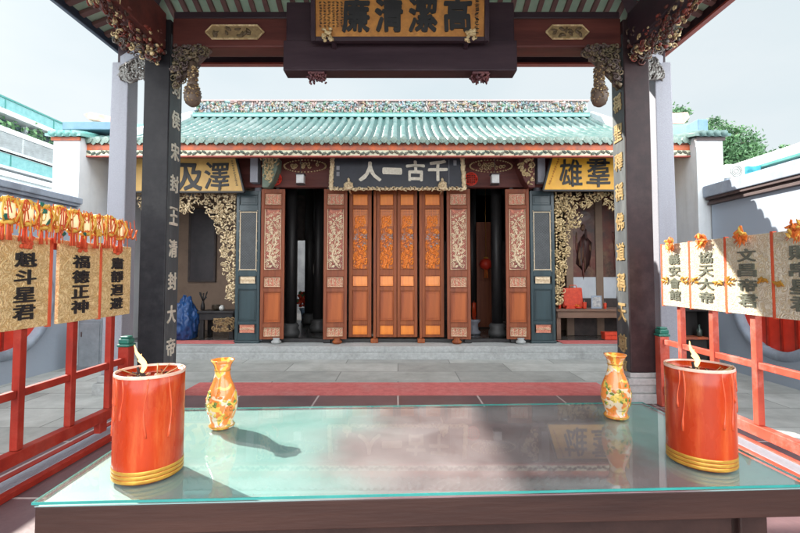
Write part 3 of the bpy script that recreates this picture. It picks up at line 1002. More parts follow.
def leaf(kind, w_, seed):
    """leaf standing on z=0, hinge edge at x=0, facing -y"""
    rr = random.Random(seed)
    th = .05
    fr = {'carved': m_door, 'centre': m_doorold, 'lattice': m_green}[kind]
    f = lambda a: LH * (1 - a / 147.0)
    cuts = [(4, 16), (19, 80), (86, 97), (101, 131), (135, 145)]
    if kind == 'lattice':
        cuts = [(3, 13), (18, 82), (88, 94), (99, 141), (143, 150)]
        cuts = [(4, 14), (20, 79), (84, 92), (97, 128), (131, 140)]
    st = .058 if kind != 'centre' else .07
    mb = MB()
    mb.box(0, 0, 0, st, th, LH)
    mb.box(w_ - st, 0, 0, w_, th, LH)
    edges = [0] + [e for c in cuts for e in c] + [147]
    for i in range(0, len(edges), 2):
        mb.box(st, .003, f(edges[i + 1]), w_ - st, th - .003, f(edges[i]))
    for a, b in cuts:                             # raised moulding round each panel
        z0, z1 = f(b), f(a)
        for q in ((st, z0, st + .012, z1), (w_ - st - .012, z0, w_ - st, z1), (st + .012, z0, w_ - st - .012, z0 + .012), (st + .012, z1 - .012, w_ - st - .012, z1)):
            mb.box(q[0], -.006, q[1], q[2], .02, q[3])
    root = mb.build('door_leaf', fr, None, bevel=.004, segs=1)
    xi0, xi1 = st + .012, w_ - st - .012
    for i, (a, b) in enumerate(cuts):
        z0, z1 = f(b) + .012, f(a) - .012
        mb = MB()
        if kind == 'carved':
            if i == 3:
                mb.box(xi0, .018, z0, xi1, .034, z1); mb.box(xi0 + .03, .010, z0 + .04, xi1 - .03, .018, z1 - .04)
                mb.build('lower_panel', m_doorin, root, bevel=.006)
            else:
                mb.box(xi0, .022, z0, xi1, .034, z1, 2 if i == 1 else 0)
                if i == 1:
                    pr = [(xi0 + .006, z0 + .006), (xi1 - .006, z0 + .006), (xi1 - .006, z1 - .006), (xi0 + .006, z1 - .006), (xi0 + .006, z0 + .006)]
                    mb.tube([(x, .01, z) for x, z in pr], .009, 4, 1, False)
                    # a climbing branch with leaves, thinner towards the top
                    xm = (xi0 + xi1) / 2
                    pts = [(xm + .06 * math.sin(k * .9 + seed) * (xi1 - xi0) / .3, .014, z0 + .05 + (z1 - z0 - .25) * k / 12) for k in range(13)]
                    mb.tube(pts, [.018 - .0009 * k for k in range(13)], 5, 1)
                    for k in range(190):
                        t = rr.random() ** 1.2
                        z = z0 + .05 + (z1 - z0 - .12) * t
                        x = xm + rr.uniform(-1, 1) * (xi1 - xi0 - .07) / 2
                        if rr.random() < .35: scroll(mb, (x, z), rr.uniform(.02, .045), .014, .008, rr, 1.1, 1, 8)
                        else: leafc(mb, (x, z), rr.uniform(.015, .038), .013, .011, rr, 1)
                    d = .04                        # fine lattice ground behind it
                    k = z0
                    while k < z1 - d:
                        mb.bar((xi0, .019, k), (xi1, .019, min(k + (xi1 - xi0), z1)), .007, .006, 0, (0, 1, 0))
                        mb.bar((xi1, .018, k), (xi0, .018, min(k + (xi1 - xi0), z1)), .007, .006, 0, (0, 1, 0))
                        k += d
                    mb.build('carved_panel', [m_salmon, m_cream, m_doorback], root)
                else:
                    for k in range(12):
                        cx2 = xi0 + .05 + (xi1 - xi0 - .1) * (k % 4) / 3
                        cz2 = z0 + (z1 - z0) * (.25 + .25 * (k // 4))
                        scroll(mb, (cx2, cz2), .033, .016, .008, rr, 1.2, 1, 9)
                    pr = [(xi0 + .012, z0 + .012), (xi1 - .012, z0 + .012), (xi1 - .012, z1 - .012), (xi0 + .012, z1 - .012), (xi0 + .012, z0 + .012)]
                    mb.tube([(x, .014, z) for x, z in pr], .007, 4, 1, False)
                    mb.build('small_carved_panel', [m_salmon, m_cream], root)
        elif kind == 'centre':
            if i == 3:
                mb.box(xi0, .018, z0, xi1, .034, z1); mb.box(xi0 + .025, .010, z0 + .04, xi1 - .025, .018, z1 - .04)
                mb.build('lower_panel', m_doorin, root, bevel=.006)
            elif i == 1:
                mb.box(xi0, .024, z0, xi1, .034, z1, 3)
                xm = (xi0 + xi1) / 2
                k = z1 - .02
                while k > z0 + (z1 - z0) * .72:     # fret band at the head
                    mb.box(xi0, .012, k - .008, xi1, .022, k, 0)
                    k -= .032
                for q in range(9):
                    xx = xi0 + (xi1 - xi0) * q / 8
                    mb.box(xx - .004, .013, z0 + (z1 - z0) * .72, xx + .004, .021, z1, 0)
                for q in range(260):
                    t = rr.random()
                    z = z0 + .02 + (z1 - z0) * .86 * t
                    wv = (xi1 - xi0) / 2 * (.95 - .35 * max(0, t - .6) / .4)
                    x = xm + rr.uniform(-1, 1) * wv
                    mi = 1 if (.42 < t < .66 and rr.random() < .22) else 0
                    if rr.random() < .4: scroll(mb, (x, z), rr.uniform(.02, .04), .016, .009, rr, 1.1, mi, 8)
                    else: leafc(mb, (x, z), rr.uniform(.018, .045), .016, .012, rr, mi)
                mb.build('carved_panel', [m_orange, M('faded_blue_grey_paint', (.34, .38, .42), rough=.6), m_doorold, m_orangeback], root)
            else:
                mb.box(xi0, .014, z0, xi1, .034, z1)
                mb.box(xi0 + .02, .008, z0 + .02, xi1 - .02, .014, z1 - .02)
                mb.build('small_panel', m_orange, root, bevel=.005)
        else:
            if i == 1:
                mb.box(xi0, .03, z0, xi1, .036, z1, 2)
                d = .032
                k = z0 - (xi1 - xi0)
                while k < z1:
                    for (x0_, x1_) in ((xi0, xi1), (xi1, xi0)):
                        za, zb = k, k + (xi1 - xi0)
                        t0 = max(0, (z0 - za) / (zb - za)); t1 = min(1, (z1 - za) / (zb - za))
                        if t1 > t0:
                            mb.bar((x0_ + (x1_ - x0_) * t0, .022, za + (zb - za) * t0), (x0_ + (x1_ - x0_) * t1, .022, za + (zb - za) * t1), .006, .006, 0, (0, 1, 0))
                    k += d
                ba = .018
                for q in ((xi0, z0, xi0 + ba, z1), (xi1 - ba, z0, xi1, z1), (xi0 + ba, z0, xi1 - ba, z0 + ba), (xi0 + ba, z1 - ba, xi1 - ba, z1)):
                    mb.box(q[0], .006, q[1], q[2], .022, q[3], 1)
                for zz in [z0 + (z1 - z0) * q / 6 for q in range(7)]:
                    for xx in (xi0 - .004, xi1 + .004):
                        mb.blob((xx, .004, zz), .016, .008, .03, 1, rr, .2)
                mb.build('lattice_panel', [m_lattice, M('pale_bead_moulding', (.52, .50, .42), rough=.5) if 0 else m_cream, m_dark], root)
            elif i in (2, 4):
                mb.box(xi0 + .03, .012, z0, xi1 - .03, .034, z1, 0)
                for k in range(8):
                    scroll(mb, (xi0 + .05 + (xi1 - xi0 - .1) * k / 7, (z0 + z1) / 2), .026, .010, .007, rr, 1.2, 1, 8)
                mb.build('small_carved_panel', [m_cream if i == 2 else m_salmon, m_cream], root)
            else:
                mb.box(xi0, .02, z0, xi1, .034, z1); mb.box(xi0 + .03, .012, z0 + .03, xi1 - .03, .02, z1 - .03)
                mb.build('lower_panel' if i == 3 else 'upper_panel', m_green, root, bevel=.005)
    return root


def hang(o, px0, Y, rz=0, z=zd0, label=None):
    o.parent = T
    x = P(px0, 265, Y).x
    o.location = Vector((x, Y, z)) - T.location
    o.rotation_euler.z = rz
    if label: o['label'] = label


ppm = YF / FPX
cw = 22.3 * ppm
cl = leaf('centre', cw, 11)
first = True
for px0 in (349.0, 376.6, 397.2, 421.5):
    o = cl if first else dup(cl)
    hang(o, px0, 8.88, 0, zd0)
    if px0 == 376.6: o.scale.x = 20 / 22.3
    if px0 == 397.2: o.scale.x = 20 / 22.3
    first = False
for k, (px0, rz) in enumerate(((260.5, R(4)), (323.5, R(4)), (447.0, R(-4)), (506.0, R(-4)))):
    o = leaf('carved', 23.3 * 8.7 / FPX, 21) if k == 0 else dup(cv)
    if k == 0: cv = o
    hang(o, px0, 8.72 if rz < 0 else 8.69, rz, zd0 - .02)
for k, px0 in enumerate((235.5, 530.5)):
    o = leaf('lattice', 24.3 * 8.76 / FPX, 31) if k == 0 else dup(lv)
    if k == 0: lv = o
    hang(o, px0, 8.74, 0, zd0 - .05)
    mb = MB(); xx = P(px0, 265, 8.74).x
    mb.box(xx - .01, 8.72, FZ, xx + 24.3 * 8.76 / FPX + .01, 8.84, zd0 - .054)
    mb.build('leaf_plinth', m_green, T, bevel=.01)
# carved stone pivot blocks below the open leaves
for px_ in (276, 337, 457, 521):
    c = P(px_, 340, 8.66)
    mb = MB(); mb.lathe([(.07, 0), (.10, .03), (.10, .05), (.06, .08), (.075, .115)], (c.x, 8.68, FZ), 12)
    mb.build('pivot_stone', m_stone if px_ in (276, 521) else m_doorold, T)


# ---- gilded carved screens over the side bays
def bay_carving(name, left):
    rr = random.Random(41 if left else 42)
    mb = MB()
    if left:
        def ins(px, py):
            a = py < 207 + 9 * math.sin((px - 140) * .16) + (14 if px > 206 else 0) + max(0, (px - 206) * .9)
            b = px > 221 + max(0, (py - 250) * .13) and py < 303
            return (a and py > 193) or (b and py > 193)
        box = (138, 235.5, 193, 303)
    else:
        def ins(px, py):
            a = py < 207 + 6 * math.sin((px - 570) * .17) + (10 if px < 582 else 0) + max(0, (582 - px) * .9)
            b = px < 569 - max(0, (py - 250) * .13) and py < 306
            return (a and py > 193) or (b and py > 193)
        box = (555, 655, 193, 306)
    n = 0
    while n < 760:
        px, py = rr.uniform(box[0], box[1]), rr.uniform(box[2], box[3])
        if not ins(px, py):
            n += .12
            continue
        n += 1
        p = P(px, py, 8.8)
        y = 8.8 + rr.uniform(-.05, .03)
        if rr.random() < .38: scroll(mb, (p.x, p.z), rr.uniform(.03, .07), y, rr.uniform(.008, .013), rr, rr.uniform(.9, 1.4), 0, 9)
        else: leafc(mb, (p.x, p.z), rr.uniform(.02, .055), y, .016, rr, 0)
    e = P(235 if left else 555.5, 200, 8.8)
    z0, z1 = P(398, 303, 8.8).z, P(398, 193, 8.8).z
    for k in range(34):                               # beaded edge
        mb.blob((e.x, 8.79, z0 + (z1 - z0) * k / 33), .025, .025, .03, 0, rr, .15)
    return mb.build(name, m_goldpale if left else m_gold, T)


bay_carving('carved_screen', True)
bay_carving('carved_screen', False)
# inner frame of the right bay: tan mullion and painted leaves, white dado
pA, pB = P(566, 200, 9.9), P(613, 305, 9.9)
for (a, b, nm, mt) in ((561, 568, 'mullion', m_tan_wall), (590, 597, 'mullion', m_tan_wall), (634, 641, 'mullion', m_tan_wall)):
    mb = MB(); mb.box(P(a, 0, 9.9).x, 9.86, FZ, P(b, 0, 9.9).x, 9.94, 3.92); mb.build(nm, mt, T, bevel=.01)
for (a, b) in ((568, 590), (597, 634)):
    x0, x1 = P(a, 0, 9.9).x, P(b, 0, 9.9).x
    zt, zb = P(398, 196, 9.9).z, P(398, 277, 9.9).z
    mb = MB(); mb.box(x0, 9.89, zb, x1, 9.93, zt); pp = mb.build('painted_leaf', m_paint_red, T)
    mb = MB(); rr = random.Random(a)
    xm = (x0 + x1) / 2
    # robed figure painted in relief colours
    mb.blob((xm, 9.887, zb + .55), .19, .004, .50, 0, rr, .12); mb.blob((xm - .02, 9.885, zb + 1.14), .06, .004, .085, 1, rr, .1)
    for k in range(16):
        mb.blob((xm + rr.uniform(-.2, .2), 9.88, zb + rr.uniform(.1, 1.1)), rr.uniform(.012, .03), .004, rr.uniform(.10, .26), rr.choice((0, 1, 2)), rr, .3)
    mb.build('painted_figure', [M('faded_dark_robe', (.075, .03, .026), rough=.5), M('faded_ochre', (.17, .085, .045), rough=.5), M('faded_red_robe', (.15, .036, .024), rough=.5)], pp)
    mb = MB(); mb.box(x0, 9.885, 1.02, x1, 9.935, zb - .004); mb.build('white_dado', m_plaster, T)
    mb = MB(); mb.box(x0, 9.885, FZ, x1, 9.935, 1.016); mb.build('lower_boarding', m_hall, T)
# left bay: panel of dark painting on the back wall
p0, p1 = P(189, 280, 10.7), P(214, 210, 10.7)
mb = MB(); mb.box(p0.x, 10.74, p0.z, p1.x, 10.795, p1.z); fr = mb.build('wall_painting', m_paint_dark, T)
mb = MB()
for q in ((p0.x - .05, p0.z - .05, p0.x, p1.z + .05), (p1.x, p0.z - .05, p1.x + .05, p1.z + .05), (p0.x, p0.z - .05, p1.x, p0.z), (p0.x, p1.z, p1.x, p1.z + .05)):
    mb.box(q[0], 10.73, q[1], q[2], 10.797, q[3])
mb.build('painting_frame', m_hall, fr)
# hall columns and inner doors
for px_, Y_ in ((291, 9.7), (318, 10.6), (497, 9.7), (472, 11.4), (309, 12.2)):
    c = P(px_, 300, Y_).x
    mb = MB()
    mb.lathe([(.17, 0), (.2, .05), (.2, .12), (.16, .18), (.19, .24), (.15, .30)], (c, Y_, FZ), 18, 1)
    mb.lathe([(.12, .30), (.125, 2), (.12, 3.95)], (c, Y_, FZ), 18, 0)
    mb.build('hall_column', [m_blackwood, M('dark_column_base', (.10, .10, .10), rough=.5)], T)
p0, p1 = P(477, 316, 11.2), P(491, 222, 11.2)
mb = MB(); mb.box(p0.x, 11.2, FZ + .03, p1.x, 11.26, p1.z)
mb.box(p0.x + .05, 11.19, FZ + .15, p1.x - .05, 11.2, p0.z + .9)
mb.build('inner_door', m_door, T, bevel=.006)

# ================================================================== SIGNBOARDS
def frame_relief(mb, path, y, size, n, rr, m=0):
    for k in range(n):
        t = k / n * (len(path) - 1)
        i = int(t); f_ = t - i
        a, b = path[i], path[i + 1]
        x, z = a[0] + (b[0] - a[0]) * f_, a[1] + (b[1] - a[1]) * f_
        if k % 2: scroll(mb, (x, z), size, y, size * .3, rr, 1.1, m, 8)
        else: mb.blob((x, y, z), size * .9, size * .5, size * .7, m, rr, .3)


# centre board
YB = 8.42
a, b = P(331, 188, YB), P(464, 158, YB)
S = thing('signboard', 'blue-black signboard in carved gold frame over the middle doors, four pale gold characters', 'signboard', ((a.x + b.x) / 2, YB, a.z), 'signboards under the temple eave')
MB().box(a.x, YB, a.z, b.x, YB + .06, b.z).build('board', m_signblack, S, bevel=.006)
mb = MB(); rr = random.Random(9)
z0, z1 = a.z - .02, b.z
frame_relief(mb, [(a.x + .03, z1), (a.x - .0, z0), (b.x + .0, z0), (b.x - .03, z1)], YB - .01, .045, 190, rr)
mb.build('carved_frame', m_goldpale, S)
for px_ in (348.5, 442.5):
    c = P(px_, 185.5, YB - .05)
    mb = MB()
    for k in range(9):
        t = k * .698
        mb.blob((c.x + .055 * math.cos(t), YB - .04, c.z + .055 * math.sin(t)), .045, .03, .04, 0, rr, .3)
    mb.blob((c.x, YB - .06, c.z), .04, .03, .04, 0, rr, .2)
    mb.blob((c.x, YB - .03, c.z + .11), .03, .02, .05, 0, rr, .2)
    mb.tube([(c.x, YB + .01, c.z - .03), (c.x, YB + .2, c.z - .07), (c.x, 8.85, c.z - .08)], .018, 6)
    mb.build('rosette_clip', m_goldpale, S)
mb = MB()
for ch, px_, py_, w_, h_ in (('人', 370, 171.5, 23, 20), ('一', 392, 171, 20, 7), ('古', 415.5, 171, 19, 21), ('千', 438, 170.5, 20, 22)):
    p = P(px_, py_, YB - .004)
    write(mb, ch, (p.x, YB - .004, p.z), (1, 0, 0), (0, 0, 1), w_ * YB / FPX, h_ * YB / FPX, .034, .008, .012, px_, True)
mb.build('lettering', m_paleText, S)
m_seal = M('dim_grey_seal', (.30, .31, .34), rough=.6)
for (px_, py_, w_, h_) in ((338, 168, .03, .04), (338, 174, .03, .04), (455, 163, .03, .05), (449, 172, .004, .24)):
    p = P(px_, py_, YB); MB().box(p.x - w_, YB - .006, p.z - h_, p.x + w_, YB + .002, p.z + h_).build('seal_mark', m_seal, S)

# side boards
for (pts, mt, lab, chars, nm) in (
    ([(118, 157.5), (236, 157.5), (244, 192), (118, 192)], m_tan, 'tan signboard with slanting end and black brush characters above the left bay', (('及', 190.5, 177, 25, 28), ('澤', 217, 176.5, 25, 28)), 0),
    ([(552, 156.5), (662, 156.5), (662, 190.5), (543, 190.5)], m_yellow, 'bright yellow signboard with slanting end and black brush characters above the right bay', (('雄', 570.5, 173, 23, 28), ('羣', 598.5, 173, 24, 29)), 1)):
    Y_ = 8.5
    w_ = [P(q[0], q[1], Y_) for q in pts]
    S = thing('signboard', lab, 'signboard', (sum(q.x for q in w_) / 4, Y_, w_[2].z), 'signboards under the temple eave')
    mb = MB(); mb.prism([(q.x, q.z) for q in w_], Y_, Y_ + .05); mb.build('board', mt, S, bevel=.006)
    mb = MB(); e = [(q.x, q.z) for q in w_]
    for i in range(4):
        if nm == 0 and i == 3 or nm == 1 and i == 1: pass
        q, r_ = e[i], e[(i + 1) % 4]
        mb.bar((q[0], Y_ + .02, q[1]), (r_[0], Y_ + .02, r_[1]), .035, .075, 0, (0, 1, 0))
    for x_ in (w_[0].x + .3, w_[1].x - .3):
        mb.bar((x_, Y_ + .05, w_[2].z + .15), (x_, 8.85, w_[2].z + .1), .04, .04)
    mb.build('edge_frame', m_blackwood, S, bevel=.004)
    mb = MB()
    for ch, cx_, cy_, ww, hh_ in chars:
        p = P(cx_, cy_, Y_)
        write(mb, ch, (p.x, Y_ - .004, p.z), (1, 0, 0), (0, 0, 1), ww * Y_ / FPX, hh_ * Y_ / FPX, .030 if ch == '及' else .013, .008, .012, cx_, True)
    mb.build('lettering', m_ink, S)
    mb = MB(); rr = random.Random(nm + 60)                # tiny column of brush marks near the slanted end
    for k in range(11):
        p = P(232 + k * .5, 161 + k * 2.4, Y_) if nm == 0 else P(558.5 - k * .9, 159.5 + k * 2.4, Y_)
        for j in range(3):
            mb.bar((p.x - .016 + rr.uniform(-.01, .01), Y_ - .003, p.z + .012 * (j - 1)), (p.x + .016 + rr.uniform(-.01, .01), Y_ - .003, p.z + .012 * (j - 1) + rr.uniform(-.008, .008)), .006, .004, 0, (0, 1, 0))
    mb.build('colophon', m_ink if nm == 0 else m_redpaint, S)

# ================================================================== PAVILION
PV = thing('pavilion', 'open timber pavilion with black lacquered posts, grey outer columns and green boarded roof', 'pavilion', (0, 5.46, 0))
PX0, PX1, PY0 = -3.03, 3.0, 5.46
s = .16
EX0, EX1, EYF, EYB = -4.10, 3.92, 6.40, -2.3
EZ = 4.80
m_glareface = M('glare_lightened_blue_facing', (.065, .08, .088), (.038, .046, .052), rough=.55, spec=.7, scale=8, stretch=(1, 1, .2), dirt=(.20, .22, .22), damt=.5, dscale=4, dst=(1, 2, .3))  # facing added to the posts, lighter than the lacquer to carry sun glare
couplet = ('漢封侯宋封王清封大帝', '儒稱聖釋稱佛道稱天尊')
for k, px in enumerate((PX0, PX1)):
    for y in (PY0, -1.2):
        mb = MB(); mb.box(px - s, y - s, .36, px + s, y + s, EZ - .02)
        po = mb.build('post', m_black if k == 0 else M('dark_plum_lacquer', (.045, .024, .026), (.028, .016, .018), rough=.46, spec=.25, coat=.03, bump=.05, dirt=(.10, .07, .07), damt=.35), PV, bevel=.012)
        mb = MB()
        mb.box(px - s - .07, y - s - .07, 0, px + s + .07, y + s + .07, .12)
        mb.box(px - s - .035, y - s - .035, .12, px + s + .035, y + s + .035, .22)
        mb.box(px - s - .06, y - s - .06, .22, px + s + .06, y + s + .06, .30)
        mb.box(px - s - .02, y - s - .02, .30, px + s + .02, y + s + .02, .36)
        mb.build('stone_base', m_stone, po, bevel=.012)
        if y < 0: continue
        mb = MB()
        sg = 1 if k == 0 else -1
        xf = px + sg * (s + .008)
        zz = P(0, 347, y).z if k == 0 else P(0, 343, y).z
        dz = (32.6 if k == 0 else 30.2) * y / FPX
        MB().box(min(px + sg * s, px + sg * (s + .003)), y - s + .015, .38, max(px + sg * s, px + sg * (s + .003)), y + s - .015, 4.6).build('glare_facing', m_glareface, po)
        for i, ch in enumerate(reversed(couplet[k])):
            mb = MB(); write(mb, ch, (xf, y, zz + i * dz), (0, sg, 0), (0, 0, 1), .195, .228, .022, .004, .012, i * 2.1 + k, True)
            mb.build('couplet_character', m_paleText if k == 0 else m_goldtext, po)
        if k == 1:
            mb = MB(); write(mb, '敬', (xf, y - .01, zz - .26), (0, sg, 0), (0, 0, 1), .15, .16, .02, .005, .012, 3, True)
            mb.build('couplet_character', m_goldtext, po)
# outer grey stone columns
for px, y in ((-3.88, 6.0), (3.70, 6.0), (-3.88, -1.8), (3.70, -1.8)):
    zt = P(0, 66, 6.0).z
    mb = MB()
    a, b = .135, .115
    vs = [(px - a, y - a, .2), (px + a, y - a, .2), (px + a, y + a, .2), (px - a, y + a, .2), (px - b, y - b, zt), (px + b, y - b, zt), (px + b, y + b, zt), (px - b, y + b, zt)]
    mb.add(vs, [(0, 3, 2, 1), (4, 5, 6, 7), (0, 1, 5, 4), (1, 2, 6, 5), (2, 3, 7, 6), (3, 0, 4, 7)])
    oc = mb.build('outer_column', m_column, PV, bevel=.012)
    mb = MB(); mb.box(px - .2, y - .2, GZ - .1, px + .2, y + .2, .1); mb.box(px - .165, y - .165, .1, px + .165, y + .165, .2)
    mb.build('column_base', m_stone, oc, bevel=.012)
    mb = MB(); mb.box(px - .07, y - .07, zt, px + .07, y + .07, EZ + .12)
    mb.build('column_head', m_plum, oc, bevel=.01)
# beams
zb0, zb1 = P(0, 45.5, 5.3).z, P(0, 16, 5.3).z
mb = MB(); mb.box(PX0 + s, 5.34, zb0, PX1 - s, 5.60, zb1); tb = mb.build('tie_beam', m_beam, PV, bevel=.02)
mb = MB(); mb.box(PX0 + s, 5.36, zb1 + .002, PX1 - s, 5.58, zb1 + .10); mb.build('upper_purlin', m_plum, tb, bevel=.02)
mb = MB(); mb.box(PX0 + s, -1.34, zb0, PX1 - s, -1.08, zb1); mb.build('tie_beam', m_beam, PV, bevel=.02)
m_cart = M('olive_gold_cartouche', (.42, .30, .14), (.25, .16, .08), rough=.5, scale=14, bump=.2)
for a, b in ((206, 264), (520, 546), (546, 588)):
    if a == 520: continue
    p, q = P(a, 39, 5.33), P(b, 26, 5.33)
    mb = MB()
    c = .08
    poly = [(p.x, (p.z + q.z) / 2), (p.x + c, q.z), (q.x - c, q.z), (q.x, (p.z + q.z) / 2), (q.x - c, p.z), (p.x + c, p.z)]
    mb.prism(poly, 5.322, 5.345, 0)
    pl = poly + [poly[0]]
    mb.tube([(x, 5.32, z) for x, z in pl], .014, 5, 1, False)
    rr = random.Random(a)
    for k in range(12):
        leafc(mb, (rr.uniform(p.x + .1, q.x - .1), rr.uniform(p.z + .03, q.z - .03)), .045, 5.318, .01, rr, 2)
    mb.build('cartouche', [m_cart, m_gold, M('dim_bronze', (.16, .11, .06), rough=.5)], tb)
for k, px in enumerate((PX0, PX1)):
    sg = -1 if k == 0 else 1
    za, zb = P(0, 50, 5.3).z, P(0, 14, 5.3).z
    mb = MB(); mb.box(px - .11, -1.04, za, px + .11, 5.298, zb); sb = mb.build('side_beam', m_beam if k == 0 else m_plum, PV, bevel=.02)
    # carved band along the beam's lower edge and outer face
    rr = random.Random(70 + k)
    mb = MB()
    y = 5.25
    while y > 2.4:
        for j in range(7):
            xx = px + rr.uniform(-.12, .12)
            zz_ = za + rr.uniform(-.10, .06)
            mi = rr.choice((0, 0, 1, 2, 3))
            if rr.random() < .5: scroll(mb, (y + rr.uniform(-.03, .03), zz_), rr.uniform(.025, .055), xx, .012, rr, 1.2, mi, 9, 'yz')
            else: mb.blob((xx, y, zz_), .02, rr.uniform(.02, .045), .02, mi, rr, .3)
        y -= .05
    y = 5.3
    for j in range(340):                           # carved head at the post
        mi = rr.choice((0, 1, 1, 2, 3, 4, 4))
        yy = 5.26 + rr.uniform(-.16, .07); xx = px + sg * rr.uniform(-.10, .46); zz_ = za + rr.uniform(-.18, .20) + abs(xx - px) * .45
        if rr.random() < .55: scroll(mb, (xx, zz_), rr.uniform(.025, .055), yy, .012, rr, 1.2, mi, 9)
        else: mb.blob((xx, yy, zz_), rr.uniform(.018, .035), .022, rr.uniform(.014, .03), mi, rr, .3)
    mb.build('beam_carving', [M('carved_oxblood', (.15, .045, .035), rough=.5, scale=20), m_gold, M('carved_brown', (.12, .075, .055), rough=.5), M('carved_red', (.30, .06, .04), rough=.5), M('carved_grey', (.22, .19, .17), rough=.55)], sb)
    # diagonal strut and pierced bracket between post and grey column
    ocx = -3.88 if k == 0 else 3.70
    pa = Vector((ocx, 5.95, P(0, 64, 6.0).z)); pb = Vector((px + sg * .12, 5.52, P(0, 40, 5.5).z))
    mb = MB(); mb.bar(pa, pb, .09, .14); mb.build('corner_strut', m_column, PV, bevel=.01)
    mb = MB()
    for j in range(120):
        t = rr.random(); u = rr.random()
        p = pa.lerp(pb, t)
        zz_ = p.z - .12 - u * .42 * (.35 + .65 * t)
        if rr.random() < .6: scroll(mb, (p.x, zz_), rr.uniform(.04, .075), p.y - .05, .016, rr, 1.2, rr.choice((0, 1, 0)), 9)
        else: leafc(mb, (p.x, zz_), rr.uniform(.03, .06), p.y - .05, .02, rr, rr.choice((0, 1)))
    mb.build('pierced_bracket', [M('grey_carving', (.36, .35, .33), rough=.6), M('dark_carving', (.12, .10, .09), rough=.6)], PV)
    # inner bracket and fruit-basket pendant
    xi = px - sg * s
    mb = MB()
    n = 0
    zt_ = P(0, 46, 5.35).z
    while n < 240:
        u, v = rr.random(), rr.random()
        if v > 1 - .75 * u: continue
        n += 1
        xx = xi - sg * (.03 + .42 * u); zz_ = zt_ - .02 - .5 * v * (1.1 - .6 * u)
        yy = 5.36 + rr.uniform(-.08, .08)
        if rr.random() < .55: scroll(mb, (xx, zz_), rr.uniform(.025, .055), yy, .012, rr, 1.2, rr.choice((0, 1, 2, 2)), 9)
        else: mb.blob((xx, yy, zz_), rr.uniform(.018, .035), .02, rr.uniform(.014, .03), rr.choice((0, 1, 2, 2)), rr, .3)
    mb.bar((xi, 5.4, zt_ - .5), (xi - sg * .46, 5.4, zt_ - .02), .05, .06, 2)
    mb.build('inner_bracket', [M('olive_carving', (.17, .135, .075), rough=.5), M('pale_bronze_carving', (.25, .19, .12), rough=.5), M('brown_carving', (.14, .10, .09), rough=.5)], PV)
    c = P(192.5 if k == 0 else 599.5, 95, 5.36)
    mb = MB()
    fl = lambda j, t: 1 + .05 * math.sin(9 * t + j)
    zt2 = c.z + .42
    mb.lathe([(.05, .42), (.055, .16), (.07, .13), (.045, .10)][::-1], (c.x, 5.36, c.z), 12, 2)
    mb.lathe([(.03, -.15), (.075, -.12), (.10, -.05), (.098, .03), (.075, .09), (.04, .11)], (c.x, 5.36, c.z), 14, 2, True, fl)
    for j in range(230):
        t, z = rr.uniform(0, 6.28), rr.uniform(-.12, .36)
        q = .098 * math.sqrt(max(.1, 1 - (z / .15) ** 2)) if z < .1 else .058
        mb.blob((c.x + q * math.cos(t), 5.36 + q * math.sin(t), c.z + z), .014, .014, .011, rr.choice((0, 1, 1, 2, 2)), rr, .25)
    mb.build('carved_pendant', [m_gold, M('carved_ochre', (.34, .22, .10), rough=.5), M('carved_umber', (.16, .11, .08), rough=.5)], PV)
    # long outer purlin on the grey columns
    px_o = px + sg * .42
    mb = MB(); mb.box(px_o - .06, -1.9, 4.66, px_o + .06, 5.9, 4.78); mb.build('outer_purlin', m_eaveor if k else m_beam, PV, bevel=.02)

# roof: boarded hip, rafters beneath
SL = .42
xm_ = (EX0 + EX1) / 2
rh = SL * (EX1 - xm_)
yr0, yr1 = EYB + (EX1 - xm_), EYF - (EX1 - xm_)
zr_ = EZ + .10
c = [(EX0, EYF, zr_), (EX1, EYF, zr_), (EX1, EYB, zr_), (EX0, EYB, zr_), (xm_, yr1, zr_ + rh), (xm_, yr0, zr_ + rh)]
vs = c + [(a, b, z + .14) for a, b, z in c]
fs = [(0, 4, 1), (1, 4, 5, 2), (2, 5, 3), (3, 5, 4, 0)]
top = [tuple(i + 6 for i in f[::-1]) for f in fs]
mb = MB(); mb.add(vs, fs + top, 0)
mb.f[-4:] = mb.f[-4:]
mb.m[-4:] = [1] * 4
mb.add(vs, [(0, 1, 7, 6), (1, 2, 8, 7), (2, 3, 9, 8), (3, 0, 6, 9)], 1)
rf = mb.build('roof', [m_soffit, m_tile], PV)
mb = MB()
x = EX0 + .1
while x < EX1:
    d = min(x - EX0, EX1 - x)
    if d > .12:
        y1 = EYF - .04
        y2 = EYF - d
        mb.bar((x, y1, zr_ + SL * .04 - .035), (x, y2, zr_ + SL * d - .035), .06, .05)
        mb.bar((x, EYB + .04, zr_ + SL * .04 - .035), (x, EYB + d, zr_ + SL * d - .035), .06, .05)
    x += .185
mb.build('rafter_row', m_rafter, rf)
for sg, ex in ((-1, EX0), (1, EX1)):
    mb = MB()
    y = EYB + .15
    while y < EYF:
        d = min(y - EYB, EYF - y, abs(ex - xm_))
        if d > .12:
            mb.bar((ex - sg * .04, y, zr_ + SL * .04 - .035), (ex - sg * d, y, zr_ + SL * d - .035), .075, .045)
        y += .235
    mb.build('rafter_row', m_rafter, rf)
mb = MB()
for (a, b) in ((0, 4), (1, 4), (2, 5), (3, 5)):
    mb.bar(Vector(c[a]) - Vector((0, 0, .07)), Vector(c[b]) - Vector((0, 0, .07)), .12, .14)
mb.build('hip_rafter', m_plum, rf)
zf_a, zf_b = P(0, 63, EYF).z, P(0, 49.5, EYF).z
m_skylit = M('skylit_blue_fascia', (.07, .10, .16), (.05, .07, .12), rough=.4, stretch=(1, .1, 1))  # left eave board: the blue of the sky light is put into its colour
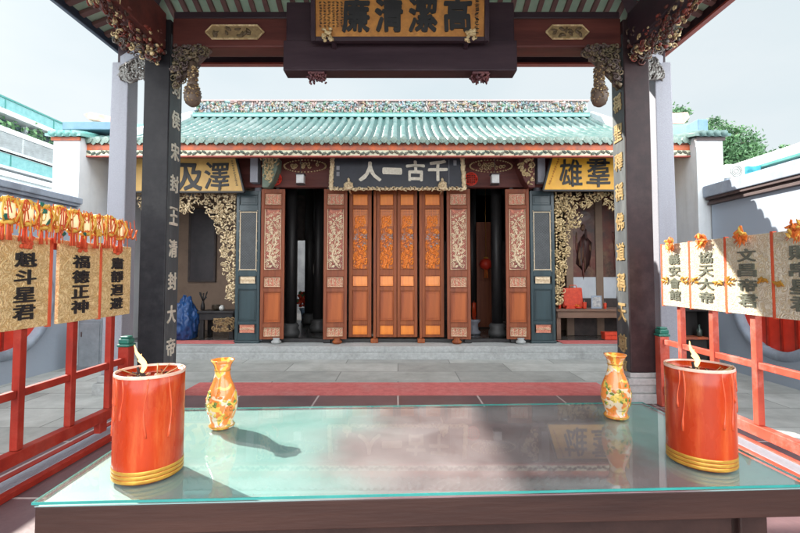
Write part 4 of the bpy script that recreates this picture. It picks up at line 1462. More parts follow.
mb = MB(); mb.box(EX0 + .06, EYF, zf_a, EX1 - .06, EYF + .06, zr_ + .13); o = mb.build('eave_board', m_plum, rf, bevel=.01)
mb = MB(); mb.box(EX0 + .06, EYF - .02, zf_a - .03, EX1 - .06, EYF + .07, zf_a - .002); mb.build('red_edge', m_redline, o)
for sg, ex in ((-1, EX0), (1, EX1)):
    mb = MB(); mb.box(ex - .03, EYB, zr_ - .10, ex + .03, EYF + .06, zr_ + .13); o = mb.build('eave_board', m_skylit if sg < 0 else m_plum, rf, bevel=.01)
    if sg > 0:
        mb = MB(); mb.box(ex - .035, EYB, zr_ - .13, ex + .04, EYF + .06, zr_ - .102); mb.build('red_edge', m_redline, o)
mb = MB(); mb.box(EX0, EYB - .06, zf_a, EX1, EYB, zr_ + .13); mb.build('eave_board', m_plum, rf, bevel=.01)

# dark hanging board with drop ornaments
p, q = P(283, 70.5, 5.12), P(517, 40, 5.12)
mb = MB(); mb.box(p.x, 5.12, p.z, q.x, 5.338, q.z)
a, b = P(286, 40, 5.16), P(514, 2, 5.16)
mb.box(a.x, 5.16, q.z + .002, b.x, 5.336, b.z)
hb = mb.build('lintel_board', m_plum, PV, bevel=.012)
rr = random.Random(12)
m_drop = M('dark_red_ornament', (.20, .07, .07), (.10, .04, .05), rough=.5)
for px_ in (317, 480):
    mb = MB()
    c0 = P(px_, 76, 5.2)
    mb.box(c0.x - .10, 5.14, p.z - .03, c0.x + .10, 5.30, p.z - .003)
    for k in range(46):
        leafc(mb, (c0.x + rr.uniform(-.11, .11), p.z - .035 - rr.random() * .07), rr.uniform(.02, .04), 5.2 + rr.uniform(-.06, .06), .022, rr, 0)
    mb.build('drop_ornament', m_drop, hb)

# amber name board on the lintel
YN = 4.98
NB = thing('name_board', 'amber name board hanging on the pavilion lintel, four large black brush characters', 'signboard', (0, YN, P(0, 37, YN).z))
lean = .10
b0 = P(398, 37.5, YN)
xa, xb = P(316, 37, YN).x, P(484, 37, YN).x
hb_ = 47 * YN / FPX
upv = Vector((0, -math.sin(lean), math.cos(lean)))
nv = Vector((0, -math.cos(lean), -math.sin(lean)))


def nbp(x, h, d=0):
    return Vector((x, YN, b0.z)) + upv * h + nv * d


def slab(mb, x0, x1, h0, h1, d0, d1, m=0):
    vs = [nbp(x, h, d) for d in (d0, d1) for x, h in ((x0, h0), (x1, h0), (x1, h1), (x0, h1))]
    mb.add(vs, [(0, 3, 2, 1), (4, 5, 6, 7), (0, 1, 5, 4), (1, 2, 6, 5), (2, 3, 7, 6), (3, 0, 4, 7)], m)


mb = MB(); slab(mb, xa, xb, .004, hb_, -.03, .0); mb.build('board', m_amber, NB)
mb = MB(); slab(mb, xa - .055, xa - .002, -.05, hb_ + .05, -.05, .03); slab(mb, xb + .002, xb + .055, -.05, hb_ + .05, -.05, .03)
slab(mb, xa - .002, xb + .002, -.05, .0, -.05, .03); slab(mb, xa - .002, xb + .002, hb_ + .004, hb_ + .05, -.05, .03)
mb.bar(nbp(xa + .2, -.03, -.05), (xa + .2, 5.13, b0.z - .05), .05, .05); mb.bar(nbp(xb - .2, -.03, -.05), (xb - .2, 5.13, b0.z - .05), .05, .05)
mb.build('frame', m_plum, NB, bevel=.006)
mb = MB()
for ch, px_ in (('廉', 356), ('清', 389), ('潔', 423), ('高', 457)):
    x = P(px_, 15, YN).x
    write(mb, ch, nbp(x, .255, .006), (1, 0, 0), upv, .335, .40, .034, .008, .012, px_, True)
mb.build('lettering', m_ink, NB)
mb = MB(); rr = random.Random(4)
for k in range(6):
    x = P(321 + k * 4.2, 15, YN).x
    for j in range(9):
        for i in range(3):
            c0 = nbp(x + rr.uniform(-.008, .008), .12 + j * .034 + i * .009, .003)
            mb.bar(c0 - Vector((.013, 0, 0)), c0 + Vector((.013, 0, rr.uniform(-.006, .006))), .004, .004, 0, (0, 1, 0))
for j, ch in enumerate('高潔清廉'): pass
for j in range(9):
    x = P(476.5, 15, YN).x
    for i in range(4):
        c0 = nbp(x + rr.uniform(-.008, .008), .04 + j * .052 + i * .011, .003)
        mb.bar(c0 - Vector((.02, 0, 0)), c0 + Vector((.02, 0, rr.uniform(-.01, .01))), .006, .004, 0, (0, 1, 0))
mb.build('colophon', m_ink, NB)
for px_ in (328, 470):
    mb = MB(); x = P(px_, 38, YN).x
    for k in range(18):
        c0 = nbp(x + rr.uniform(-.05, .05), rr.uniform(-.06, .08), .04)
        scroll(mb, (c0.x, c0.z), rr.uniform(.02, .035), c0.y, .009, rr, 1.1, 0, 8) if k % 2 else mb.blob(c0, .028, .02, .022, 0, rr, .3)
    mb.build('gilt_clip', m_gold, NB)

# ================================================================== RAILINGS AND PLAQUES
def railing(name, X, sg, bars, zmid, yend, zend, paint, label, ztop):
    """sg=+1: inner face looks to +x"""
    T_ = thing(name, label, 'railing', (X, yend, 0), 'red railings at the pavilion sides')
    for y in bars:
        MB().box(X - .029, y - .030, .242, X + .029, y + .030, ztop - .002).build('upright', paint, T_, bevel=.006)
    y0 = min(bars) - .4
    MB().box(X - .04, y0, .145, X + .04, yend - .042, .24).build('bottom_rail', paint, T_, bevel=.006)
    mb = MB(); ys = sorted(bars) + [yend]
    prev = y0
    for y in ys:
        mb.box(X - .022, prev, zmid - .03, X + .022, y - .032, zmid + .03)
        prev = y + .032
    mb.build('middle_rail', paint, T_, bevel=.006)
    MB().box(X - .03, y0, ztop, X + .03, max(bars) + .06, ztop + .06).build('top_rail', paint, T_, bevel=.006)
    mb = MB(); mb.box(X - .055, yend - .04, 0, X + .055, yend + .07, zend); pe = mb.build('end_post', paint, T_, bevel=.008)
    for y in (y0 + .1, min(bars) + 1.1, yend - .35):
        MB().box(X - .03, y - .05, .0, X + .03, y + .05, .144).build('foot', paint, T_, bevel=.005)
    mb = MB(); mb.box(X - .065, yend - .05, zend, X + .065, yend + .08, zend + .03); mb.box(X - .055, yend - .04, zend + .031, X + .055, yend + .07, zend + .085); mb.box(X - .045, yend - .03, zend + .086, X + .045, yend + .06, zend + .11)
    mb.build('post_cap', m_greencap, pe, bevel=.012)
    return T_


LX, RX = -2.86, 3.16
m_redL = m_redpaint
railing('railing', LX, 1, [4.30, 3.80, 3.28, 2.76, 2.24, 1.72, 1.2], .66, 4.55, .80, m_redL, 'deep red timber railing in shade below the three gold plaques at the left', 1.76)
railing('railing', RX, -1, [4.82, 4.33, 3.82, 3.31, 2.80, 2.29, 1.78, 1.27], .76, 5.17, .82, m_sunlitpaint, 'red railing with sunlight in its pinkish paint below the row of cream plaques at the right', 1.82)
# sills on the floor
for X, xo, lab, mt in ((-2.70, -2.92, 'grey stone sill with red runners along the foot of the deep red left railing', m_redL), (3.00, 3.22, 'grey stone sill with pinkish runners along the foot of the sunlit-coloured right railing', m_sunlitpaint)):
    S = thing('railing_sill', lab, 'sill', ((X + xo) / 2, 2.5, 0), 'sills under the railings')
    a, b = sorted((X, xo))
    MB().box(a + .035, .6, .002, b - .035, 4.5, .046).build('stone_strip', m_column, S, bevel=.006)
    MB().box(X - .03, .6, .002, X + .03, 4.5, .05).build('runner', mt, S, bevel=.006)
    MB().box(xo - .03, .6, .002, xo + .03, 4.5, .05).build('runner', mt, S, bevel=.006)


def plaque(X, sg, y0, y1, z0, z1, chars, lab, mt, ink, flower, strip=True, seed=0):
    rr = random.Random(seed)
    T_ = thing('plaque', lab, 'plaque', (X, (y0 + y1) / 2, z0), 'plaques of the deities along both railings')
    MB().box(X - .015, y0, z0, X + .015, y1, z1).build('board', mt, T_, bevel=.004)
    mb = MB()
    n = len(chars); H_ = z1 - z0; W_ = y1 - y0
    for i, ch in enumerate(chars):
        z = z1 - H_ * (.155 + .19 * (i + .5))
        write(mb, ch, (X + sg * .018, (y0 + y1) / 2, z), (0, sg, 0), (0, 0, 1), W_ * .42, H_ * .165, .022, .006, 0, 0, True)
    mb.build('lettering', ink, T_)
    if strip:
        mb = MB(); mb.box(X - .016, y1 + .002, z0 - .01, X + .02, y1 + .026, z1 + .01); mb.build('red_edge_strip', m_tassel, T_)
    if flower:
        mb = MB(); c0 = Vector((X + sg * .04, (y0 + y1) / 2, z1 + .0))
        for k in range(36):
            a = rr.uniform(0, 6.28); q = rr.uniform(.012, .06)
            d = Vector((sg * rr.uniform(0, .05), q * math.cos(a), q * math.sin(a) * 1.1))
            rot = Matrix.Rotation(-a, 3, 'X')
            mb.blob(c0 + d, .010, .030, .013, rr.choice((0, 0, 1)), rr, .35, False, rot)
        for k in range(8):
            a = rr.uniform(-2.6, -.5); mb.tube([c0, c0 + Vector((sg * .03, .09 * math.cos(a), .11 * math.sin(a)))], [.012, .003], 4, 0)
        mb.build('ribbon_flower', [m_garl, m_yel], T_)
        for q in (-1, 1):                            # two gold sprigs at the sides
            mb = MB()
            c1 = Vector((X + sg * .03, (y0 + y1) / 2 + q * W_ * .36, z0 + H_ * .42))
            for k in range(6):
                mb.blob(c1 + Vector((0, rr.uniform(-.05, .05), rr.uniform(-.03, .03))), .008, .03, .012, 0, rr, .3, False, Matrix.Rotation(rr.uniform(-1, 1), 3, 'X'))
            mb.build('gold_sprig', m_band, T_)
    else:
        mb = MB(); c0 = Vector((X + sg * .025, (y0 + y1) / 2, z1 - .05))
        for k in range(12):
            mb.blob(c0 + Vector((0, rr.uniform(-.05, .05), rr.uniform(-.03, .04))), .01, .025, .02, 0, rr, .3, False)
        mb.build('ribbon_bow', m_tassel, T_)
    return T_


LPX, RPX = LX + .05, RX - .06
for y0, y1, chars, lab, st, sd in ((4.06, 4.50, '肅靜迴避', 'gold plaque on the left railing with black characters 肅靜迴避, farthest from the table', False, 1),
                                   (3.55, 4.03, '福德正神', 'gold plaque on the left railing with black characters 福德正神', True, 2),
                                   (3.00, 3.45, '魁斗星君', 'gold plaque on the left railing with black characters 魁斗星君, cut by the photo edge', True, 3)):
    plaque(LPX, 1, y0, y1, 1.147, 1.84, chars, lab, m_goldplq, m_ink, False, st, sd)
for y0, y1, chars, lab, sd in ((4.57, 5.02, '義安會館', 'cream plaque on the right railing with grey-green characters 義安會館', 4),
                               (4.07, 4.54, '協天大帝', 'cream plaque on the right railing with grey-green characters 協天大帝', 5),
                               (3.56, 4.04, '文昌帝君', 'cream plaque on the right railing with grey-green characters 文昌帝君', 6),
                               (3.04, 3.53, '財帛星君', 'cream plaque on the right railing with grey-green characters 財帛星君, cut by the photo edge', 7)):
    plaque(RPX, -1, y0, y1, 1.20, 1.90, chars, lab, m_goldplq_lit, m_greyink, True, True, sd)

# garland of small lanterns along the left plaques
GA = thing('lantern_garland', 'garland of small lit lanterns with orange tassels strung above the gold plaques at the left', 'garland', (LX, 4.5, 2.05))
GA_x = LX + .07
mb = MB()
pts = [(GA_x - .02, 2.95 + k * .08, 2.065 + .018 * math.sin(k * 1.7)) for k in range(19)]
mb.tube(pts, .012, 5); mb.build('cord', m_yel, GA)
rr = random.Random(33)
y = 3.02
while y < 4.38:
    mb = MB(); z = 2.035 + rr.uniform(-.015, .015)
    mb.lathe([(.022, -.062), (.042, -.048), (.048, 0), (.042, .048), (.022, .062)], (GA_x + .03, y, z - .03), 10, 0)
    ln = mb.build('lantern', m_lant, GA)
    mb = MB(); mb.lathe([(.035, 0), (.045, .012), (.03, .03)], (GA_x + .03, y, z + .04), 10); mb.lathe([(.03, -.03), (.045, -.015), (.035, 0)], (GA_x + .03, y, z - .10), 10)
    for k in range(4):
        a = k * math.pi / 2 + .4
        mb.tube([(GA_x + .03 + .05 * math.cos(a), y + .05 * math.sin(a), z + .05), (GA_x + .03 + .075 * math.cos(a), y + .075 * math.sin(a), z - .03), (GA_x + .03 + .05 * math.cos(a), y + .05 * math.sin(a), z - .11)], .008, 4)
    mb.build('lantern_cage', m_yel, ln)
    mb = MB()
    for k in range(7):
        a = rr.uniform(0, 6.28); q = rr.uniform(0, .03)
        mb.tube([(GA_x + .03 + q * math.cos(a), y + q * math.sin(a), z - .11), (GA_x + .03 + 1.5 * q * math.cos(a), y + 1.5 * q * math.sin(a), z - .24)], [.006, .009], 4)
    mb.build('tassel', m_tassel, ln)
    y += .152
mb = MB()
y = 2.98
while y < 4.36:                                     # crumpled foil ribbons between the lanterns
    for k in range(9):                             # hanging ribbon strips and loops
        yy = y + rr.uniform(-.04, .04); xx = GA_x + rr.uniform(-.02, .10); z0_ = 2.085 + rr.uniform(-.02, .03); l_ = rr.uniform(.08, .27)
        mb.bar((xx, yy, z0_), (xx + rr.uniform(-.02, .02), yy + rr.uniform(-.03, .03), z0_ - l_), .008, .003, rr.choice((0, 0, 1, 2, 2)), (1, 0, 0))
    if rr.random() < .7:
        a0 = rr.uniform(.018, .034); c0 = Vector((GA_x + .07, y, 2.03 + rr.uniform(-.04, .05)))
        mb.tube([c0 + Vector((0, a0 * .7 * math.cos(q * .52), a0 * 1.3 * math.sin(q * .52))) for q in range(13)], .004, 4, rr.choice((0, 1, 2)))
    for k in range(3):
        c0 = Vector((GA_x + rr.uniform(-.01, .07), y + rr.uniform(-.03, .03), 2.03 + rr.uniform(-.15, .06)))
        mb.blob(c0, .012, .02, rr.uniform(.015, .04), rr.choice((0, 0, 0, 1, 1, 2, 3)), rr, .4, False, Matrix.Rotation(rr.uniform(-.7, .7), 3, 'X'))
    q = y + .076
    pts = [(GA_x + .05, y + .152 * t / 8, 2.02 - .10 * math.sin(math.pi * t / 8)) for t in range(9)]
    mb.tube(pts, .010, 4, 0)
    y += .076
mb.build('foil_ribbon', [m_garl, m_yel, m_tassel, m_greencap], GA)

# ================================================================== ALTAR TABLE AND WHAT STANDS ON IT
TH = .95
F0, F1 = G(33, 501.5, .95), G(812, 483.5, .95)      # front edge
F0.z = F1.z = 0
ux = (F1 - F0).normalized()
uy = Vector((-ux.y, ux.x, 0))
TD, TW = .80, (F1 - F0).length
TB = thing('altar_table', 'long dark wooden altar table under a reflective green-edged glass sheet', 'table', (F0.x, F0.y, 0))
TB.rotation_euler.z = math.atan2(ux.y, ux.x)


def tbuild(mb, name, mt, parent=TB, **k):
    """mesh given in the table's own frame (x along the front edge, y to the back)"""
    o_ = wloc(parent)
    mb.v = [(a + o_.x, b + o_.y, c_ + o_.z) for a, b, c_ in mb.v]
    return mb.build(name, mt, parent, **k)


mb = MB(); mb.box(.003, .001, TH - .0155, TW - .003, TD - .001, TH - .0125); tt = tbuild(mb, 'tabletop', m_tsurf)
mb = MB(); mb.quad((0, 0, TH - .0015), (TW, 0, TH - .0015), (TW, TD, TH - .0015), (0, TD, TH - .0015)); gs = tbuild(mb, 'glass_sheet', m_glass)
mb = MB(); e = .0025
for q in ((-e, -e, TW + e, 0), (-e, TD, TW + e, TD + e), (-e, 0, 0, TD), (TW, 0, TW + e, TD)):
    mb.box(q[0], q[1], TH - .0080, q[2], q[3], TH - .0013)
tbuild(mb, 'glass_edge', m_glassedge, gs)
mb = MB()
mb.box(.004, .002, TH - .094, TW - .004, .031, TH - .016)
mb.box(.004, TD - .031, TH - .094, TW - .004, TD - .002, TH - .016)
mb.box(.004, .0315, TH - .094, .0315, TD - .0315, TH - .016); mb.box(TW - .0315, .0315, TH - .094, TW - .004, TD - .0315, TH - .016)
tbuild(mb, 'apron', m_brownwood, bevel=.003)
mb = MB(); mb.box(.20, .05, TH - .21, TW - .20, .07, TH - .0365); mb.box(.20, TD - .07, TH - .21, TW - .20, TD - .05, TH - .0365)
tbuild(mb, 'under_rail', m_tabledark, bevel=.004)
for x in (.10, TW - .19):
    for y in (.034, TD - .114):
        mb = MB(); mb.box(x, y, 0, x + .085, y + .08, TH - .0365); tbuild(mb, 'leg', m_tabledark, bevel=.006)


def big_candle(loc, label, fl_lean, seed):
    rr = random.Random(seed)
    T_ = thing('candle', label, 'candle', loc, 'pair of large red candles')
    x, y, z = loc
    r, h = .0965, .305
    MB().lathe([(r - .004, .0), (r, .004), (r, .05), (r, .15), (r, .25), (r, h - .006), (r - .004, h - .003), (r - .006, h - .03)], loc, 48, cap=False).build('jar', m_wax, T_)
    MB().lathe([(.0005, h - .028), (.05, h - .026), (r - .0065, h - .023)], loc, 40, cap=False).build('wax_pool', m_waxpool, T_)
    MB().lathe([(r - .004, h - .006), (r - .003, h + .002), (r + .0005, h + .003), (r + .0015, h - .002), (r + .0005, h - .007)], loc, 48, cap=False).build('rim', m_rim, T_)
    for za, zb in ((.003, .0135), (.0150, .0255), (.0270, .0375)):
        MB().lathe([(r + .0003, za), (r + .0009, za + .001), (r + .0009, zb - .001), (r + .0003, zb)], loc, 48, cap=False).build('gold_band', m_band, T_)
    mb = MB()
    for k in range(26):
        a, q = rr.uniform(0, 6.28), (r - .02) * math.sqrt(rr.random())
        b = rr.uniform(0, 6.28); l = rr.uniform(.01, .045)
        cx2, cy2 = x + q * math.cos(a), y + q * math.sin(a)
        if q + l > r - .012: continue
        mb.tube([(cx2, cy2, z + h - .022), (cx2 + l * math.cos(b), cy2 + l * math.sin(b), z + h - .019 + rr.uniform(0, .012))], .0016, 4, rr.choice((0, 0, 1)))
    for k in range(30):
        a, q = rr.uniform(0, 6.28), (r - .015) * math.sqrt(rr.random())
        mb.blob((x + q * math.cos(a), y + q * math.sin(a), z + h - .023), rr.uniform(.003, .010), rr.uniform(.003, .010), .003, rr.choice((1, 2, 2)), rr, .4)
    for k in range(9):                             # soot smears and half-burnt sticks lying on the wax
        a = rr.uniform(0, 6.28); q = rr.uniform(.02, .06)
        mb.tube([(x + q * math.cos(a), y + q * math.sin(a), z + h - .02), (x + (r - .003) * math.cos(a + .4), y + (r - .003) * math.sin(a + .4), z + h + rr.uniform(.0, .006))], .0018, 4, 0)
    mb.build('ash_litter', [m_incense, m_wick, m_rim], T_)
    mb = MB()                                      # raised pale streaks standing in for reflections down the jar
    for k in range(9):
        a = -math.pi / 2 + rr.uniform(-1.4, 1.4); l_ = rr.uniform(.05, .20); n_ = 10
        pts = []; rad = []
        for q in range(n_):
            t_ = q / (n_ - 1)
            aa = a + .05 * math.sin(t_ * 5 + k)
            pts.append((x + (r - .0005) * math.cos(aa), y + (r - .0005) * math.sin(aa), z + h - .006 - l_ * t_)); rad.append(.0022 + .0016 * (t_ > .85) + .0008 * math.sin(t_ * 9 + k))
        mb.tube(pts, rad, 6)
    mb.build('reflection_streaks', m_jarstreak, T_)
    fx, fy = x + .0 + fl_lean * .1, y - .01
    mb = MB(); mb.tube([(fx, fy, z + h - .03), (fx + fl_lean * .06, fy, z + h + .012)], [.006, .004], 6); mb.lathe([(.016, -.03), (.012, -.015), (.006, -.005)], (fx, fy, z + h), 10)
    wk = mb.build('wick', m_wick, T_)
    mb = MB()
    pts, rad = [], []
    for k in range(13):
        t = k / 12
        pts.append((fx + fl_lean * (.12 * t - .05 * math.sin(t * 3.4)) + .006 * math.sin(t * 7), fy, z + h - .002 + .082 * t))
        rad.append(.0092 * (math.sin(math.pi * min(1, t * .72 + .22)) ** 1.3) * (1 - t * .6) + .0006)
    mb.tube(pts, rad, 10)
    if fl_lean > 0 or True:
        mb.tube([pts[3], (pts[3][0] - .016, fy, pts[5][2]), (pts[3][0] - .010, fy, pts[8][2])], [.005, .005, .0008], 6)
    mb.build('flame', m_flame, wk)
    return T_


big_candle((-.765, 1.345, TH), 'tall red candle with lit flame near the left end of the glass table', -.22, 1)
big_candle((.985, 1.425, TH), 'tall red candle with lit flame near the right end of the glass table', -.16, 2)


def vase(loc, label, seed):
    prof = [(.046, 0), (.049, .006), (.046, .014), (.041, .022), (.050, .045), (.0585, .075), (.0600, .100), (.055, .130), (.044, .160), (.034, .185), (.0295, .205), (.0290, .225), (.0335, .243), (.0415, .257), (.0455, .263), (.042, .263), (.032, .25), (.024, .22)]
    fl = lambda j, t: 1 + (.05 * math.cos(8 * t) if 13 <= j <= 15 else 0)
    V = thing('flower_vase', label, 'vase', loc, 'pair of painted porcelain vases')
    MB().lathe(prof, loc, 40, 0, True, fl).build('body', m_vase, V)
    for (r_, z_) in ((.0475, .008), (.0300, .222)):
        mb = MB(); mb.lathe([(r_, z_ - .003), (r_ + .0022, z_), (r_, z_ + .003)], loc, 32, cap=False)
        mb.build('gilt_ring', m_band, V)
    # raised flower spray on the belly
    rr = random.Random(seed)
    mb = MB()
    for k in range(34):
        a = -math.pi / 2 + rr.uniform(-1.3, 1.3); z_ = rr.uniform(.05, .15)
        i = max(j for j in range(13) if prof[j][1] <= z_)
        t = (z_ - prof[i][1]) / (prof[i + 1][1] - prof[i][1])
        q = prof[i][0] + (prof[i + 1][0] - prof[i][0]) * t
        mb.blob((loc[0] + q * math.cos(a), loc[1] + q * math.sin(a), loc[2] + z_), .009, .002, .006, rr.choice((0, 1, 2, 2)), rr, .3, True, Matrix.Rotation(a + math.pi / 2, 3, 'Z') @ Matrix.Rotation(rr.uniform(0, 3), 3, 'Y'))
    mb.build('painted_flowers', [M('vase_orange', (.85, .26, .05), rough=.25), M('vase_yellow', (.85, .62, .12), rough=.25), M('vase_leaf_green', (.20, .30, .06), rough=.25)], V)


vase((-.700, 1.735, TH), 'painted porcelain vase casting a long shadow on the left half of the table', 5)
vase((.925, 1.850, TH), 'painted porcelain vase on the right half of the table, mirrored in the glass', 6)

# ================================================================== SIDE BAYS AND HALL CONTENTS
def table(name, px0, px1, Ya, Yb, ztop, label, wood, cat='table'):
    x0, x1 = P(px0, 300, Ya).x, P(px1, 300, Ya).x
    T_ = thing(name, label, cat, ((x0 + x1) / 2, (Ya + Yb) / 2, FZ))
    MB().box(x0, Ya, ztop - .05, x1, Yb, ztop).build('tabletop', wood, T_, bevel=.008)
    MB().box(x0 + .04, Ya + .03, ztop - .19, x1 - .04, Ya + .06, ztop - .052).build('apron', wood, T_, bevel=.006)
    for x in (x0 + .03, x1 - .12):
        for y in (Ya + .03, Yb - .12):
            MB().box(x, y + .032, FZ, x + .09, y + .12, ztop - .052).build('leg', wood, T_, bevel=.006)
    return T_, x0, x1


zt = P(0, 309, 9.2).z
_, x0, x1 = table('offering_table', 556, 650, 9.15, 9.75, zt, 'brown offering table with red goods on top in the right bay', M('weathered_brown_wood', (.26, .16, .11), (.17, .10, .07), rough=.45, stretch=(.1, 1, 1)))
zl_ = P(0, 311, 9.3).z
tl, x0l, x1l = table('offering_table', 197, 234, 9.25, 9.8, zl_, 'black offering table with gilded carving on its front in the left bay', m_blackwood)
mb = MB(); rr = random.Random(8)
p, q = P(213, 331, 9.25), P(232, 319, 9.25)
carve(mb, lambda x, z: True, p.x, q.x, p.z, q.z, 9.265, .05, 50, rr)
mb.bar((p.x, 9.28, p.z), (q.x, 9.28, p.z), .03, .03); mb.bar((p.x, 9.28, q.z), (q.x, 9.28, q.z), .03, .03)
mb.build('gilded_apron', m_cart, tl)
# goods on the left table
p = P(221, 309, 9.45)
mb = MB()
mb.lathe([(.05, 0), (.085, .02), (.10, .07), (.09, .11), (.10, .12)], (p.x - .12, 9.5, zl_ + .001), 16)
for a in range(3): mb.tube([(p.x - .12 + .07 * math.cos(a * 2.09), 9.5 + .07 * math.sin(a * 2.09), zl_ + .03), (p.x - .12 + .09 * math.cos(a * 2.09), 9.5 + .09 * math.sin(a * 2.09), zl_)], .015, 5)
o = mb.build('incense_burner', M('dark_bronze', (.09, .07, .05), rough=.35, metal=.5)); tag(o, 'small dark bronze incense burner on the black table in the left bay', 'incense burner')
mb = MB(); mb.lathe([(.03, 0), (.055, .03), (.06, .07), (.03, .11), (.02, .12)], (p.x + .03, 9.42, zl_ + .001), 14)
o = mb.build('jar', m_acwhite); tag(o, 'small white jar on the black table in the left bay', 'jar')
p = P(203, 300, 9.5)
mb = MB(); mb.lathe([(.03, 0), (.045, .02), (.04, .12), (.022, .18), (.03, .2)], (p.x, 9.5, zl_ + .001), 12)
for k in range(12): mb.tube([(p.x, 9.5, zl_ + .18), (p.x + rr.uniform(-.1, .1), 9.5 + rr.uniform(-.08, .08), zl_ + rr.uniform(.28, .42))], [.006, .014], 5)
o = mb.build('dark_plant_vase', m_blackwood); tag(o, 'dark vase holding a spray of dark leaves on the black table in the left bay', 'vase')
# blue tarpaulin bundle
c = P(186, 336, 9.15)
bm = bmesh.new(); bmesh.ops.create_icosphere(bm, subdivisions=5, radius=1)
from mathutils import noise as _n
for v in bm.verts:
    d = _n.noise(v.co * 1.7) * .25 + abs(_n.noise(v.co * 3.2)) * -.34 + abs(_n.noise(v.co * 7.5)) * -.16 + .14
    v.co *= 1 + d
    sx = 1.0 if v.co.z < .1 else 1 - .35 * (v.co.z - .1)
    v.co.x *= sx; v.co.y *= sx
    v.co.z = max(v.co.z, -.72)
mb = MB(); bm.verts.index_update()
mb.add([(c.x - .06 + v.co.x * .27, 9.25 + v.co.y * .3, FZ + .02 + (v.co.z + .72) * .50) for v in bm.verts], [tuple(v.index for v in f.verts) for f in bm.faces], 0, True)
bm.free()
BT = mb.build('tarpaulin_bundle', m_tarp); tag(BT, 'crumpled blue tarpaulin wrapped round a tall bundle on the left bay floor', 'tarpaulin')
# right table goods
zt1 = zt + .002
p0, p1 = P(563, 300, 9.45), P(583, 288, 9.45)
bg = thing('red_bag', 'large bright red bag at the back of the brown table in the right bay', 'bag', ((p0.x + p1.x) / 2, 9.5, zt1))
mb = MB(); mb.add([(p0.x, 9.42, zt1), (p1.x, 9.42, zt1), (p1.x, 9.62, zt1), (p0.x, 9.62, zt1), (p0.x + .005, 9.45, p1.z), (p1.x - .015, 9.45, p1.z + .012), (p1.x - .015, 9.58, p1.z), (p0.x + .005, 9.58, p1.z - .01)], [(0, 3, 2, 1), (4, 5, 6, 7), (0, 1, 5, 4), (1, 2, 6, 5), (2, 3, 7, 6), (3, 0, 4, 7)])
mb.build('bag_body', m_redcloth, bg, bevel=.03)
mb = MB(); xm = (p0.x + p1.x) / 2
mb.tube([(xm - .09, 9.46, p1.z - .02), (xm - .06, 9.44, p1.z + .06), (xm + .06, 9.44, p1.z + .06), (xm + .09, 9.46, p1.z - .02)], .01, 6); mb.build('handle', m_tassel, bg)
rr = random.Random(14)
for k, (px_, w_, h_, mt, lab, nm, cat) in enumerate((
        (559.5, .07, .15, m_redcloth, 'small red candle cup at the left corner of the right bay table', 'candle_cup', 'candle'),
        (570, .20, .07, m_redcloth, 'low pile of red packets in front of the large red bag', 'packet_pile', 'packets'),
        (578, .16, .08, m_redmoon, 'shallow red offering tray heaped with fruit, beside the red packets', 'offering_tray', 'tray'),
        (584.5, .09, .14, m_redcloth, 'red cylindrical cup between the offering tray and the framed photo', 'cup', 'cup'),
        (605, .07, .12, m_redcloth, 'red candle cup to the right of the framed photo', 'candle_cup', 'candle'))):
    p = P(px_, 305, 9.26)
    mb = MB()
    if nm == 'packet_pile':
        for j in range(5):
            mb.bar((p.x - w_ / 2 + rr.uniform(0, .03), 9.27 + .004 * j, zt1 + .008 + .013 * j), (p.x + w_ / 2 + rr.uniform(-.03, 0), 9.25 + .012 * j, zt1 + .008 + .013 * j), .10, .012)
        mts = mt
    elif nm == 'offering_tray':
        mb.lathe([(.05, 0), (.07, .015), (.085, .04), (.08, .04), (.05, .02)], (p.x, 9.27, zt1), 16)
        for j in range(8): mb.blob((p.x + rr.uniform(-.05, .05), 9.27 + rr.uniform(-.05, .05), zt1 + .05 + rr.uniform(0, .03)), .024, .024, .024, 1, rr, .08)
        mts = [mt, m_garl]
    else:
        mb.lathe([(w_ * .38, 0), (w_ * .42, h_ * .1), (w_ * .5, h_ * .9), (w_ * .52, h_), (w_ * .44, h_), (w_ * .4, h_ * .6)], (p.x, 9.26, zt1), 14, 0)
        mb.tube([(p.x, 9.26, zt1 + h_ * .6), (p.x, 9.26, zt1 + h_ * 1.25)], .004, 5, 1)
        mts = [mt, m_rim]
    tag(mb.build(nm, mts), lab, cat)
p = P(595.5, 308, 9.3)
PF = thing('photo_frame', 'small framed photo leaning on the brown table in the right bay', 'photo frame', (p.x, 9.3, zt1))
up_ = Vector((.03, .06, .27)); rt = Vector((.21, -.03, 0)); nn = rt.cross(up_).normalized()
o0 = Vector((p.x - .09, 9.3, zt1 + .004))
def fslab(mb, a0, a1, b0_, b1_, d0, d1):
    vs = [o0 + rt * a + up_ * b + nn * d for d in (d0, d1) for a, b in ((a0, b0_), (a1, b0_), (a1, b1_), (a0, b1_))]
    mb.add(vs, [(0, 3, 2, 1), (4, 5, 6, 7), (0, 1, 5, 4), (1, 2, 6, 5), (2, 3, 7, 6), (3, 0, 4, 7)])
mb = MB(); fslab(mb, 0, 1, 0, 1, -.012, 0); mb.build('frame', m_coping, PF)
mb = MB(); fslab(mb, .12, .88, .12, .88, .001, .004); mb.build('picture', m_photo, PF)
p = P(613, 334, 9.0)
RB = thing('red_box', 'red lidded cardboard box on the floor in front of the brown table', 'box', (p.x + .02, 9.15, FZ + .018))
MB().box(p.x - .13, 9.07, FZ + .018, p.x + .19, 9.25, FZ + .11).build('box_body', m_redcloth, RB, bevel=.006)
MB().box(p.x - .14, 9.06, FZ + .112, p.x + .20, 9.26, FZ + .175).build('lid', m_redcloth, RB, bevel=.006)
